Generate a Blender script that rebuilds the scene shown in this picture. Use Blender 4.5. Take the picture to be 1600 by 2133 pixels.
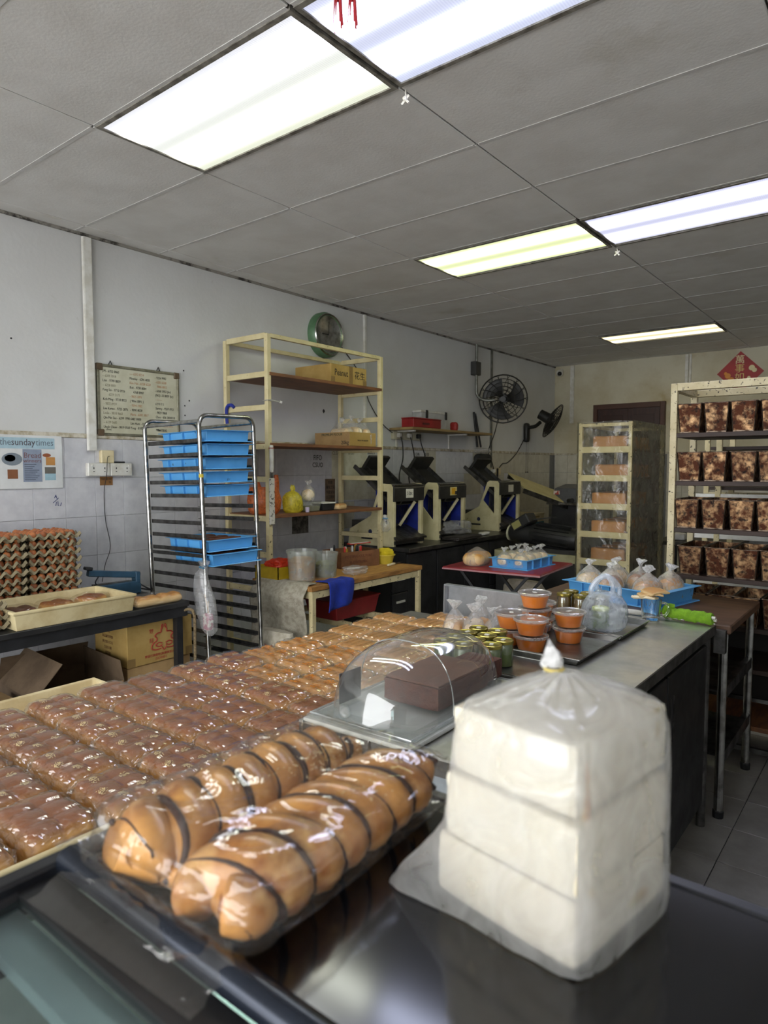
import bpy, bmesh, math, random
from mathutils import Vector, Matrix, Euler
from mathutils import noise as mnoise
for o in list(bpy.data.objects): bpy.data.objects.remove(o)
S = bpy.context.scene
C = S.collection
R = math.radians
PI = math.pi
random.seed(7)

# ---------------------------------------------------------------- camera
cam_data = bpy.data.cameras.new('camera'); cam = bpy.data.objects.new('camera', cam_data); C.objects.link(cam)
cam.location = (0, 0, 1.54)
cam.rotation_euler = (R(90 - 3.72), 0, R(38.3))
cam_data.sensor_fit = 'HORIZONTAL'; cam_data.sensor_width = 36.0
cam_data.lens = 1395.0 / 1600.0 * 36.0
cam_data.clip_start = 0.02; cam_data.clip_end = 100
cam_data.dof.use_dof = True; cam_data.dof.focus_distance = 2.6; cam_data.dof.aperture_fstop = 9.0
S.camera = cam
# ---------------------------------------------------------------- daylight from the open shop front
w = bpy.data.worlds.new('daylight'); S.world = w; w.use_nodes = True
nt = w.node_tree; bg = nt.nodes['Background']
bg.inputs['Color'].default_value = (0.97, 0.985, 1.0, 1); bg.inputs['Strength'].default_value = 5.2
S.view_settings.view_transform = 'Standard'; S.view_settings.look = 'None'
S.view_settings.gamma = 1; S.view_settings.use_curve_mapping = False
S.view_settings.exposure = 0.35

# ---------------------------------------------------------------- helpers
def lin(c):
    if isinstance(c, str):
        c = c.lstrip('#'); c = [int(c[i:i+2], 16) / 255 for i in (0, 2, 4)]
        return tuple((v / 12.92 if v <= .04045 else ((v + .055) / 1.055) ** 2.4) for v in c) + (1,)
    return tuple(c) + ((1,) if len(c) == 3 else ())
MATS = {}
def node(nt, typ, **kw):
    n = nt.nodes.new(typ)
    for k, v in kw.items():
        if k in n.inputs: n.inputs[k].default_value = v
        else: setattr(n, k, v)
    return n
def M(name, col, rough=.5, metal=0, col2=None, scale=8, lo=.4, hi=.62, bump=0, bscale=None, detail=5, rnd=0, spec=.5,
      col3=None, scale3=3, lo3=.55, hi3=.6, stretch=None, coat=0, coord='Object', trans=0, sss=0, rough2=None):
    """procedural principled material: two colours mixed by noise, optional third colour in sparse patches, fine relief"""
    if name in MATS: return MATS[name]
    m = bpy.data.materials.new(name); m.use_nodes = True; t = m.node_tree; L = t.links.new
    b = t.nodes['Principled BSDF']
    b.inputs['Roughness'].default_value = rough; b.inputs['Metallic'].default_value = metal
    b.inputs['Specular IOR Level'].default_value = spec; b.inputs['Coat Weight'].default_value = coat
    b.inputs['Coat Roughness'].default_value = .08
    b.inputs['Transmission Weight'].default_value = trans
    if sss: b.inputs['Subsurface Weight'].default_value = sss; b.inputs['Subsurface Radius'].default_value = (.02, .012, .008); b.inputs['Subsurface Scale'].default_value = .5
    tc = node(t, 'ShaderNodeTexCoord'); vec = tc.outputs[coord]
    if stretch:
        mp = node(t, 'ShaderNodeMapping'); mp.inputs['Scale'].default_value = stretch; L(vec, mp.inputs['Vector']); vec = mp.outputs[0]
    if rnd:
        oi = node(t, 'ShaderNodeObjectInfo'); ad = node(t, 'ShaderNodeVectorMath', operation='ADD')
        cb = node(t, 'ShaderNodeCombineXYZ'); mu = node(t, 'ShaderNodeMath', operation='MULTIPLY'); mu.inputs[1].default_value = 37
        L(oi.outputs['Random'], mu.inputs[0]); L(mu.outputs[0], cb.inputs[0]); L(mu.outputs[0], cb.inputs[1])
        L(vec, ad.inputs[0]); L(cb.outputs[0], ad.inputs[1]); vec = ad.outputs[0]
    def mask(sc, a, bb):
        n = node(t, 'ShaderNodeTexNoise', Scale=sc, Detail=detail, Roughness=.6); L(vec, n.inputs['Vector'])
        r = node(t, 'ShaderNodeMapRange'); r.inputs['From Min'].default_value = a; r.inputs['From Max'].default_value = bb
        L(n.outputs['Fac'], r.inputs['Value']); return r.outputs['Result']
    def mix(f, a, bb):
        x = node(t, 'ShaderNodeMix', data_type='RGBA'); L(f, x.inputs['Factor'])
        for s, v in ((6, a), (7, bb)):
            if hasattr(v, 'is_linked'): L(v, x.inputs[s])
            else: x.inputs[s].default_value = v
        return x.outputs[2]
    c = lin(col); c2 = lin(col2) if col2 else tuple(v * .86 for v in c[:3]) + (1,)
    f = mask(scale, lo, hi); out = mix(f, c, c2)
    if rough2 is not None:
        r = node(t, 'ShaderNodeMapRange'); r.inputs['To Min'].default_value = rough; r.inputs['To Max'].default_value = rough2
        L(f, r.inputs['Value']); L(r.outputs[0], b.inputs['Roughness'])
    if col3: out = mix(mask(scale3, lo3, hi3), out, lin(col3))
    if rnd:
        hs = node(t, 'ShaderNodeHueSaturation'); mr = node(t, 'ShaderNodeMapRange')
        mr.inputs['To Min'].default_value = 1 - rnd; mr.inputs['To Max'].default_value = 1 + rnd
        L(oi.outputs['Random'], mr.inputs['Value']); L(mr.outputs[0], hs.inputs['Value']); L(out, hs.inputs['Color']); out = hs.outputs[0]
    L(out, b.inputs['Base Color'])
    if bump:
        n = node(t, 'ShaderNodeTexNoise', Scale=bscale or scale * 4, Detail=4); L(vec, n.inputs['Vector'])
        bp = node(t, 'ShaderNodeBump', Strength=bump, Distance=.01); L(n.outputs['Fac'], bp.inputs['Height']); L(bp.outputs[0], b.inputs['Normal'])
    MATS[name] = m; return m
def film(name, tint=(1, 1, 1), milk=0.0, milkcol=(.9, .9, .9), rough=.08, refl=.12, bump=.25, bscale=30, graze=1.0):
    """thin clear plastic: mostly see-through, mirror highlights, an optional milky share"""
    if name in MATS: return MATS[name]
    m = bpy.data.materials.new(name); m.use_nodes = True; t = m.node_tree; L = t.links.new
    t.nodes.remove(t.nodes['Principled BSDF']); out = t.nodes['Material Output']
    tr = node(t, 'ShaderNodeBsdfTransparent'); tr.inputs[0].default_value = lin(tint)
    gl = node(t, 'ShaderNodeBsdfGlossy', Roughness=rough)
    lw = node(t, 'ShaderNodeLayerWeight', Blend=.5); pw = node(t, 'ShaderNodeMath', operation='POWER'); pw.inputs[1].default_value = 4.0; L(lw.outputs['Facing'], pw.inputs[0])
    mr = node(t, 'ShaderNodeMapRange'); mr.inputs['To Min'].default_value = refl * .5; mr.inputs['To Max'].default_value = min(1, refl * 4 * graze)
    tc = node(t, 'ShaderNodeTexCoord'); n = node(t, 'ShaderNodeTexNoise', Scale=bscale, Detail=3, Distortion=1.2); L(tc.outputs['Object'], n.inputs['Vector'])
    bp = node(t, 'ShaderNodeBump', Strength=bump, Distance=.01); L(n.outputs['Fac'], bp.inputs['Height'])
    L(bp.outputs[0], gl.inputs['Normal']); L(bp.outputs[0], lw.inputs['Normal'])
    L(pw.outputs[0], mr.inputs['Value'])
    base = tr.outputs[0]
    if milk:
        df = node(t, 'ShaderNodeBsdfDiffuse'); df.inputs[0].default_value = lin(milkcol); tl = node(t, 'ShaderNodeBsdfTranslucent'); tl.inputs[0].default_value = lin(milkcol)
        a = node(t, 'ShaderNodeMixShader'); a.inputs[0].default_value = .4; L(df.outputs[0], a.inputs[1]); L(tl.outputs[0], a.inputs[2])
        mk = node(t, 'ShaderNodeMapRange'); mk.inputs['From Min'].default_value = .3; mk.inputs['From Max'].default_value = .7
        mk.inputs['To Min'].default_value = milk * .6; mk.inputs['To Max'].default_value = min(1, milk * 1.4); L(n.outputs['Fac'], mk.inputs['Value'])
        x = node(t, 'ShaderNodeMixShader'); L(mk.outputs[0], x.inputs[0]); L(base, x.inputs[1]); L(a.outputs[0], x.inputs[2]); base = x.outputs[0]
    x = node(t, 'ShaderNodeMixShader'); L(mr.outputs[0], x.inputs[0]); L(base, x.inputs[1]); L(gl.outputs[0], x.inputs[2]); L(x.outputs[0], out.inputs['Surface'])
    MATS[name] = m; return m

class MB:
    """collects shapes and links them as one mesh object"""
    def __init__(s): s.v = []; s.f = []; s.xf = None
    def add(s, vs, fs):
        o = len(s.v)
        s.v += [tuple(s.xf @ Vector(p)) for p in vs] if s.xf else [tuple(p) for p in vs]
        s.f += [tuple(i + o for i in f) for f in fs]; return s
    def box(s, x0, x1, y0, y1, z0, z1):
        if x0 > x1: x0, x1 = x1, x0
        if y0 > y1: y0, y1 = y1, y0
        if z0 > z1: z0, z1 = z1, z0
        return s.add([(x0,y0,z0),(x1,y0,z0),(x1,y1,z0),(x0,y1,z0),(x0,y0,z1),(x1,y0,z1),(x1,y1,z1),(x0,y1,z1)],
                     [(3,2,1,0),(4,5,6,7),(0,1,5,4),(1,2,6,5),(2,3,7,6),(3,0,4,7)])
    def frustum(s, cx, cy, z0, z1, ax, ay, bx, by):
        return s.add([(cx-ax,cy-ay,z0),(cx+ax,cy-ay,z0),(cx+ax,cy+ay,z0),(cx-ax,cy+ay,z0),(cx-bx,cy-by,z1),(cx+bx,cy-by,z1),(cx+bx,cy+by,z1),(cx-bx,cy+by,z1)],
                     [(3,2,1,0),(4,5,6,7),(0,1,5,4),(1,2,6,5),(2,3,7,6),(3,0,4,7)])
    def bar(s, a, b, w, h=None):
        a = Vector(a); b = Vector(b); d = (b - a).normalized(); h = h or w
        u = d.cross(Vector((0,0,1))); u = u.normalized() if u.length > 1e-4 else Vector((1,0,0)); v = u.cross(d)
        P = [p + u*sx*w/2 + v*sy*h/2 for p in (a, b) for sx, sy in ((-1,-1),(1,-1),(1,1),(-1,1))]
        return s.add(P, [(3,2,1,0),(4,5,6,7),(0,1,5,4),(1,2,6,5),(2,3,7,6),(3,0,4,7)])
    def tube(s, path, r, n=8, closed=False, caps=True):
        pts = [Vector(p) for p in path]; k = len(pts); rr = r if isinstance(r, (list, tuple)) else [r]*k
        vs = []; nrm = None
        for i, p in enumerate(pts):
            a = pts[(i-1) % k] if (closed or i) else p; b = pts[(i+1) % k] if (closed or i < k-1) else p
            t = (b - a).normalized()
            if nrm is None:
                nrm = t.cross(Vector((0,0,1)));
                if nrm.length < 1e-3: nrm = t.cross(Vector((1,0,0)))
            nrm = (nrm - t * nrm.dot(t)).normalized(); bn = t.cross(nrm)
            vs += [p + (nrm*math.cos(2*PI*j/n) + bn*math.sin(2*PI*j/n)) * rr[i] for j in range(n)]
        fs = [(i*n+j, i*n+(j+1)%n, ((i+1)%k)*n+(j+1)%n, ((i+1)%k)*n+j) for i in range(k if closed else k-1) for j in range(n)]
        if caps and not closed: fs += [tuple(range(n))[::-1], tuple((k-1)*n+j for j in range(n))]
        return s.add(vs, fs)
    def cyl(s, a, b, r0, r1=None, n=16): return s.tube([a, b], [r0, r0 if r1 is None else r1], n)
    def lathe(s, prof, c=(0,0,0), n=20, axis='z', sx=1, sy=1):
        vs = []
        for r, z in prof:
            for j in range(n):
                a = 2*PI*j/n; p = (r*math.cos(a)*sx, r*math.sin(a)*sy, z)
                if axis == 'x': p = (p[2], p[0], p[1])
                if axis == 'y': p = (p[0], p[2], p[1])
                vs.append((c[0]+p[0], c[1]+p[1], c[2]+p[2]))
        k = len(prof); fs = [(i*n+j, i*n+(j+1)%n, (i+1)*n+(j+1)%n, (i+1)*n+j) for i in range(k-1) for j in range(n)]
        if prof[0][0] > 1e-5: fs.append(tuple(range(n))[::-1])
        if prof[-1][0] > 1e-5: fs.append(tuple((k-1)*n+j for j in range(n)))
        return s.add(vs, fs)
    def prism(s, poly, axis, a, b):
        n = len(poly)
        def P(u, v, w): return {'x': (w, u, v), 'y': (u, w, v), 'z': (u, v, w)}[axis]
        vs = [P(u, v, a) for u, v in poly] + [P(u, v, b) for u, v in poly]
        return s.add(vs, [tuple(range(n))[::-1], tuple(range(n, 2*n))] + [(i, (i+1) % n, n+(i+1) % n, n+i) for i in range(n)])
    def grid(s, fn, nu, nv, cu=False, cv=False):
        vs = [fn(i/(nu if cu else nu-1), j/(nv if cv else nv-1)) for i in range(nu) for j in range(nv)]
        return s.add(vs, [(i*nv+j, ((i+1) % nu)*nv+j, ((i+1) % nu)*nv+(j+1) % nv, i*nv+(j+1) % nv)
                          for i in range(nu if cu else nu-1) for j in range(nv if cv else nv-1)])
    def rbox(s, hx, hy, hz, r, n=8, fn=None, c=(0,0,0)):
        """rounded block, half sizes hx hy hz; fn moves each vertex (p, normalised q)"""
        idx = {}; vs = []; fs = []
        def vid(q):
            k = tuple(round(t, 4) for t in q)
            if k not in idx:
                p = Vector((q[0]*hx, q[1]*hy, q[2]*hz)); rr = min(r, hx, hy, hz)
                inn = Vector((max(-hx+rr, min(hx-rr, p.x)), max(-hy+rr, min(hy-rr, p.y)), max(-hz+rr, min(hz-rr, p.z))))
                d = p - inn; p2 = inn + d.normalized()*rr if d.length > 1e-6 else p
                if fn: p2 = Vector(fn(p2, q))
                idx[k] = len(vs); vs.append(p2 + Vector(c))
            return idx[k]
        for ax in range(3):
            for sg in (-1, 1):
                for i in range(n):
                    for j in range(n):
                        q = []
                        for (a, b) in ((i,j),(i+1,j),(i+1,j+1),(i,j+1)):
                            t = [0,0,0]; t[ax] = sg; u = 2*a/n-1; v = 2*b/n-1
                            t[(ax+1)%3] = u; t[(ax+2)%3] = v; q.append(vid(t))
                        fs.append(tuple(q) if sg > 0 else tuple(q[::-1]))
        return s.add(vs, fs)
    def sphere(s, c, rx, ry=None, rz=None, n=12, m=8):
        ry = rx if ry is None else ry; rz = rx if rz is None else rz
        return s.lathe([(max(1e-6, math.sin(PI*i/m)), -math.cos(PI*i/m)) for i in range(m+1)], n=n) if False else s.add(
            [(c[0]+rx*math.sin(PI*i/m)*math.cos(2*PI*j/n), c[1]+ry*math.sin(PI*i/m)*math.sin(2*PI*j/n), c[2]-rz*math.cos(PI*i/m)) for i in range(m+1) for j in range(n)],
            [(i*n+j, i*n+(j+1) % n, (i+1)*n+(j+1) % n, (i+1)*n+j) for i in range(m) for j in range(n)])
    def mesh(s, name, smooth=False, bevel=0, segs=1, solid=0):
        me = bpy.data.meshes.new(name); me.from_pydata(s.v, [], s.f); me.validate()
        bm = bmesh.new(); bm.from_mesh(me)
        bmesh.ops.remove_doubles(bm, verts=bm.verts, dist=1e-5)
        bmesh.ops.recalc_face_normals(bm, faces=bm.faces)
        if bevel:
            es = [e for e in bm.edges if len(e.link_faces) == 2 and e.calc_face_angle(0) > R(35)]
            bmesh.ops.bevel(bm, geom=es, offset=bevel, segments=segs, affect='EDGES', profile=.5, clamp_overlap=True)
        bm.to_mesh(me); bm.free()
        if smooth:
            me.polygons.foreach_set('use_smooth', [True]*len(me.polygons))
            if smooth != 'all':
                try: me.set_sharp_from_angle(angle=R(40))
                except Exception: pass
        return me
    def build(s, name, mat, parent=None, smooth=False, bevel=0, segs=1, loc=None, rot=None):
        me = s.mesh(name, smooth, bevel, segs); me.materials.append(mat); return put(name, me, parent, loc, rot)
def put(name, me, parent=None, loc=None, rot=None):
    o = bpy.data.objects.new(name, me); C.objects.link(o)
    if parent: o.parent = parent
    if loc: o.location = loc
    if rot: o.rotation_euler = rot
    return o
def tag(o, label, cat, group=None):
    o['label'] = label; o['category'] = cat
    if group: o['group'] = group
    return o
def struct(o, label=None, cat=None):
    o['kind'] = 'structure'
    if label: o['label'] = label
    if cat: o['category'] = cat
    return o
def thing(name, label, cat, loc=(0,0,0), rz=0, group=None):
    o = bpy.data.objects.new(name, None); C.objects.link(o); o.location = loc; o.rotation_euler = (0, 0, rz)
    o.empty_display_size = .05
    return tag(o, label, cat, group)
def dup(root, loc=None, rz=None, label=None, group=None, rot=None):
    r = root.copy(); C.objects.link(r)
    if loc: r.location = loc
    if rz is not None: r.rotation_euler = (0, 0, rz)
    if rot: r.rotation_euler = rot
    if label: r['label'] = label
    if group: r['group'] = group
    for ch in list(root.children):
        c = ch.copy(); C.objects.link(c); c.parent = r; c.matrix_parent_inverse = ch.matrix_parent_inverse
        for g in list(ch.children):
            d = g.copy(); C.objects.link(d); d.parent = c
    return r
def text(s, size, mat, parent, loc, rot, name='lettering', ext=.0004, align='CENTER', sx=1, shear=0):
    cu = bpy.data.curves.new(name, 'FONT'); cu.body = s; cu.size = size; cu.extrude = ext; cu.align_x = align; cu.align_y = 'CENTER'; cu.resolution_u = 2; cu.shear = shear
    o = bpy.data.objects.new(name, cu); C.objects.link(o)
    dg = bpy.context.evaluated_depsgraph_get(); dg.update()
    me = bpy.data.meshes.new_from_object(o.evaluated_get(dg)); bpy.data.objects.remove(o); bpy.data.curves.remove(cu)
    me.name = name; me.materials.clear(); me.materials.append(mat)
    if sx != 1: me.transform(Matrix.Diagonal((sx, 1, 1, 1)))
    return put(name, me, parent, loc, rot)
WALLROT = (R(90), 0, R(90))      # lettering upright, facing +x
def nz(p, k=1.0, o=0): return mnoise.noise(Vector((p[0]*k+o, p[1]*k+o*1.7, p[2]*k-o)))
def bez(pts, n=6):
    """smooth path through points (Catmull-Rom)"""
    P = [Vector(p) for p in pts]; out = []
    for i in range(len(P)-1):
        a = P[max(0, i-1)]; b = P[i]; c = P[i+1]; d = P[min(len(P)-1, i+2)]
        for k in range(n):
            t = k/n; out.append(.5*((2*b)+(c-a)*t+(2*a-5*b+4*c-d)*t*t+(3*b-a-3*c+d)*t**3))
    return out + [P[-1]]
# ---------------------------------------------------------------- shell of the shop
CEIL = 3.04; XL = -4.23; YB = 9.45; XR = 2.3; YF = -3.6
plaster = M('wall_plaster', '#cfd0cf', .85, col2='#c8c8c6', scale=1.3, col3='#b1aea6', scale3=9, lo3=.68, hi3=.85, bump=.12, bscale=40)
plaster_back = M('wall_plaster_back', '#c9c4ae', .85, col2='#b7ae92', scale=1.6, col3='#a08a5c', scale3=2.2, lo3=.6, hi3=.8, bump=.12, bscale=40)  # back wall plaster, yellower in colour than the left wall
grout = M('grout', '#7b7c7c', .9, scale=30)
tile_m = M('wall_tile', '#cccccf', .28, col2='#bcbcc1', scale=14, lo=.35, hi=.7, rnd=.03, bump=.02, bscale=60)
tile_old = M('wall_tile_old', '#c8c4b4', .35, col2='#b5af9d', scale=9, lo=.35, hi=.7, rnd=.05)
ledge_m = M('dado_ledge', '#c9c3b4', .7, col2='#9b8f74', scale=18)
ceil_m = M('ceiling_board', '#dfdedb', .9, col2='#d6d4d0', scale=3, bump=.10, bscale=70, rnd=.015, col3='#b9b3a4', scale3=1.2, lo3=.62, hi3=.85)
strip_m = M('ceiling_strip', '#cfcecb', .8, scale=20)
ceil_dark = M('ceiling_void', '#4a4742', .95)
floor_m = M('floor_grout', '#3b3a38', .9)
ftile_m = M('floor_tile', '#8f8c87', .35, col2='#7e7b76', scale=6, rnd=.04, bump=.03)

fl = struct(MB().box(XL-.1, XR, YF-4, YB+.1, -.06, -.006).build('floor', floor_m), 'grey square floor tiles with dark joints', 'floor')
ft = MB().box(.0015, .2985, .0015, .2985, -.006, 0).mesh('tile', bevel=.0015); ft.materials.append(ftile_m)
X0 = -.548; Y0 = 1.82*1.54
cnt = 0
for i in range(-1, 8):
    for j in range(-10, 12):
        put('tile', ft, fl, (X0+i*.3, Y0-.3+j*.3+.005*0, 0))
big = MB().box(XL, X0-.3, YF-4, YB, -.006, -.0005).box(X0-.3, XR, Y0+12*.3-.3, YB, -.006, -.0005).box(X0-.3, XR, YF-4, Y0-11*.3, -.006, -.0005).build('far_tiles', ftile_m, fl); big['kind'] = 'stuff'

# left wall: plaster above, tile dado below
wl = struct(MB().box(XL-.15, XL, YF, YB+.15, 0, CEIL).build('wall_left', plaster), 'long grey plastered wall with tiled lower half', 'wall')
DZ = [0, .205, .46, .715, .97, 1.225, 1.48, 1.735]
wt = MB().box(XL, XL+.006, YF, YB, 0, 1.735).build('tile_backing', grout, wl)
tm = {}
old = [M('wall_tile_warm', '#cfcbb8', .4, col2='#b9b299', scale=9, rnd=.05), tile_m]
for k in range(7):
    h = DZ[k+1]-DZ[k]
    for nm, mm in (('a', tile_m), ('b', tile_old)):
        me = MB().box(0, .009, .001, .199, .001, h-.001).mesh('tile', bevel=.001); me.materials.append(mm); tm[k, nm] = me
yy = 1.08; n = 0
while yy < YB - .05:
    for k in range(7):
        pass
        if yy + .2 > YB: break
        put('tile', tm[k, 'b' if random.random() < (yy-4.6)/4 else 'a'], wl, (XL+.004, yy, DZ[k])); n += 1
    yy += .2
# grey repaired patch and cream painted strip on the tiles behind the shelf
MB().box(XL+.012, XL+.015, 4.05, 4.25, .97, 1.21).build('patch', M('bare_cement', '#6e6a62', .95, col2='#3f3c38', scale=25), wl)
MB().box(XL+.012, XL+.0145, 4.56, 5.25, 1.24, 1.72).build('painted_patch', M('cream_wash', '#d3d0bd', .8, col2='#bdb89f', scale=6), wl)
struct(MB().box(XL, XL+.02, YF, YB, 1.735, 1.765).build('trim_1', ledge_m, bevel=.004), 'dirty cream ledge along the top of the left wall tiles', 'trim')
# back wall
wb = struct(MB().box(XL, XR, YB, YB+.15, 0, CEIL).build('wall_back', plaster_back), 'yellowish back wall behind the racks', 'wall')
MB().box(XL, XR, YB-.006, YB, 0, 1.735).build('tile_backing', grout, wb)
for k in range(0, 7):
    h = DZ[k+1]-DZ[k]
    me = MB().box(.001, .199, -.009, 0, .001, h-.001).mesh('tile', bevel=.001); me.materials.append(tile_old)
    for i in range(20):
        x = XL+.02+i*.2
        if -3.80 < x < -2.62 or (k < 3 and x > -2.6): continue
        put('tile', me, wb, (x, YB-.004, DZ[k]))
struct(MB().box(XL, -3.63, YB-.02, YB, 1.735, 1.76).box(-2.62, XR, YB-.02, YB, 1.735, 1.76).build('trim_2', ledge_m, bevel=.003), 'ledge on top of the back wall tiles', 'trim')
struct(MB().box(XR, XR+.15, YF, YB+.15, 0, CEIL).build('wall_right', plaster), 'plain plastered wall on the right', 'wall')
# ceiling: boards 1.2 x 0.6 m with narrow cover strips
ce = struct(MB().box(XL-.15, XR+.15, YF, YB+.15, CEIL+.012, CEIL+.1).build('ceiling', ceil_dark), 'grey ceiling of rectangular boards with thin joints', 'ceiling')
GX = [-5.31, -4.09, -2.89, -1.655, -.435, .785, 2.005, 3.2]
GY0 = 1.075*1.5-.012
GY = [GY0 + .594*i for i in range(-9, 15)]
LIGHTS = {(2, 0): 0, (3, 0): 1, (2, 3): None}
lightcells = {}
pmc = {}
def panel(x0, x1, y0, y1):
    key = (round(x1-x0, 3), round(y1-y0, 3))
    if key not in pmc:
        me = MB().box(.004, x1-x0-.004, .003, y1-y0-.003, 0, .012).mesh('ceiling_board', bevel=.003); me.materials.append(ceil_m); pmc[key] = me
    put('ceiling_board', pmc[key], ce, (x0, y0, CEIL))
LC = [(-2.885, -1.660, 1.605, 2.190), (-1.645, -.42, 1.605, 2.190), (-2.885, -1.665, 3.995, 4.605), (-1.648, -.42, 3.995, 4.605), (-2.90, -1.665, 7.63, 8.19)]
def inlight(x, y): return any(a < x < b and c < y < d for a, b, c, d in LC)
for i in range(len(GX)-1):
    for j in range(len(GY)-1):
        x0 = max(GX[i], XL); x1 = min(GX[i+1], XR); y0 = max(GY[j], YF); y1 = min(GY[j+1], YB)
        if x1-x0 < .05 or y1-y0 < .05 or inlight((x0+x1)/2, (y0+y1)/2): continue
        panel(x0, x1, y0, y1)
for j, y in enumerate(GY):
    if YF < y < YB:
        for i in range(len(GX)-1):
            a = max(GX[i], XL); b = min(GX[i+1], XR)
            if b-a > .05: MB().box(a+.012, b-.012, y-.011, y+.011, CEIL-.0025, CEIL).build('cover_strip', strip_m, ce, bevel=.0015)
struct(MB().box(XL, XL+.012, YF, YB, CEIL-.018, CEIL).build('trim_3', M('ceiling_edge', '#8c8880', .9, col2='#3a3631', scale=11, lo=.5, hi=.62)), 'cracked dark edge between ceiling and left wall', 'trim')

# ceiling lights: frame, prismatic diffuser, glowing tube bands
def diffuser_mat(name, base, band, lo, hi, yb):
    m = bpy.data.materials.new(name); m.use_nodes = True; t = m.node_tree; L = t.links.new
    b = t.nodes['Principled BSDF']; b.inputs['Roughness'].default_value = .4
    tc = node(t, 'ShaderNodeTexCoord'); sp = node(t, 'ShaderNodeSeparateXYZ'); L(tc.outputs['Generated'], sp.inputs[0])
    def bell(c, wd, amp):
        a = node(t, 'ShaderNodeMath', operation='SUBTRACT'); L(sp.outputs[1], a.inputs[0]); a.inputs[1].default_value = c
        b2 = node(t, 'ShaderNodeMath', operation='DIVIDE'); L(a.outputs[0], b2.inputs[0]); b2.inputs[1].default_value = wd
        c2 = node(t, 'ShaderNodeMath', operation='POWER'); L(b2.outputs[0], c2.inputs[0]); c2.inputs[1].default_value = 2
        d2 = node(t, 'ShaderNodeMath', operation='MULTIPLY'); L(c2.outputs[0], d2.inputs[0]); d2.inputs[1].default_value = -1
        e2 = node(t, 'ShaderNodeMath', operation='EXPONENT'); L(d2.outputs[0], e2.inputs[0])
        f2 = node(t, 'ShaderNodeMath', operation='MULTIPLY'); L(e2.outputs[0], f2.inputs[0]); f2.inputs[1].default_value = amp; return f2.outputs[0]
    sm = node(t, 'ShaderNodeMath', operation='ADD'); L(bell(.26, .085, hi), sm.inputs[0]); L(bell(.74, .085, hi), sm.inputs[1])
    cr = node(t, 'ShaderNodeMath', operation='ADD'); L(sm.outputs[0], cr.inputs[0]); cr.inputs[1].default_value = lo
    # prismatic ribs
    wv = node(t, 'ShaderNodeTexWave', Scale=38.0); wv.bands_direction = 'X'; L(tc.outputs['Generated'], wv.inputs['Vector'])
    mr = node(t, 'ShaderNodeMapRange'); mr.inputs['To Min'].default_value = .9; mr.inputs['To Max'].default_value = 1.05; L(wv.outputs['Fac'], mr.inputs['Value'])
    mu = node(t, 'ShaderNodeMath', operation='MULTIPLY'); L(cr.outputs[0], mu.inputs[0]); L(mr.outputs[0], mu.inputs[1])
    mx = node(t, 'ShaderNodeMix', data_type='RGBA'); mx.inputs[6].default_value = lin(base); mx.inputs[7].default_value = lin(band); L(sp.outputs[1], mx.inputs[0])
    L(mx.outputs[2], b.inputs['Emission Color'])
    m2 = node(t, 'ShaderNodeMath', operation='MULTIPLY'); m2.inputs[1].default_value = yb; L(mu.outputs[0], m2.inputs[0]); L(m2.outputs[0], b.inputs['Emission Strength'])
    b.inputs['Base Color'].default_value = (.3, .3, .3, 1)
    return m
frame_m = M('lamp_frame', '#8d8980', .6, col2='#5f5a52', scale=20)
LSPEC = [('cool white ceiling light panel above the bread table', '#f4f6ff', '#eef3dc', .70, 18.0, 1.0),
         ('bluish ceiling light panel cut by the top edge of the picture', '#dfe4ff', '#d6defc', .66, 17.0, 1.0),
         ('yellow-green ceiling light panel in the middle of the ceiling', '#edf5c0', '#e4f0b0', .76, 15.0, 1.0),
         ('pale violet-white ceiling light panel reaching the right picture edge', '#dcdfff', '#e2e4ff', .66, 17.0, 1.0),
         ('small looking warm yellow ceiling light panel near the back wall', '#f6e6b0', '#fdf0c4', .72, 7.0, 1.0)]
for (a, b, c, d), (lb, c1, c2, lo, hi, st) in zip(LC, LSPEC):
    t = thing('ceiling_light', lb, 'ceiling light', ((a+b)/2, (c+d)/2, CEIL), 0, 'ceiling lights'); hx = (b-a)/2; hy = (d-c)/2
    f = MB(); f.box(-hx, hx, -hy, -hy+.022, -.006, .012).box(-hx, hx, hy-.022, hy, -.006, .012).box(-hx, -hx+.018, -hy+.022, hy-.022, -.006, .012).box(hx-.018, hx, -hy+.022, hy-.022, -.006, .012)
    f.build('frame', frame_m, t, bevel=.001)
    MB().box(-hx+.012, hx-.012, -hy+.016, hy-.016, .0, .006).build('diffuser', diffuser_mat('diffuser_'+str(LC.index((a,b,c,d))), c1, c2, lo, hi, st), t)
# ---------------------------------------------------------------- materials shared below
white_pl = M('white_plastic', '#d9d8d2', .45, col2='#c9c6bb', scale=15)
cream_pl = M('cream_plastic', '#d8cba4', .5, col2='#c2b38a', scale=14)
black_m = M('black_rubber', '#17181a', .55, col2='#222326', scale=12)
steel = M('steel_tube', '#b9b9b6', .25, 1, col2='#8b8a86', scale=18, bump=.03)
dsteel = M('dull_steel', '#6b6a68', .42, 1, col2='#4c4a48', scale=12, rough2=.55)
card = M('cardboard', '#a98a5c', .85, col2='#9a7b50', scale=9, bump=.05, bscale=80)
card_d = M('cardboard_dark', '#6f5c47', .88, col2='#5c4b39', scale=7, bump=.05, bscale=80)
ink = M('black_ink', '#24241f', .8); ink_faint = M('faint_ink', '#8d8873', .9); ink_red = M('red_ink', '#a3402f', .8); ink_red_f = M('faint_red_ink', '#b58a68', .9); ink_blue = M('blue_ink', '#20306f', .7)
wire_m = M('dark_cable', '#1d1b19', .6)
film_bag = film('clear_bag', (.97, .97, .97), .22, (.85, .86, .88), .12, .12, .5, 26)
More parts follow.
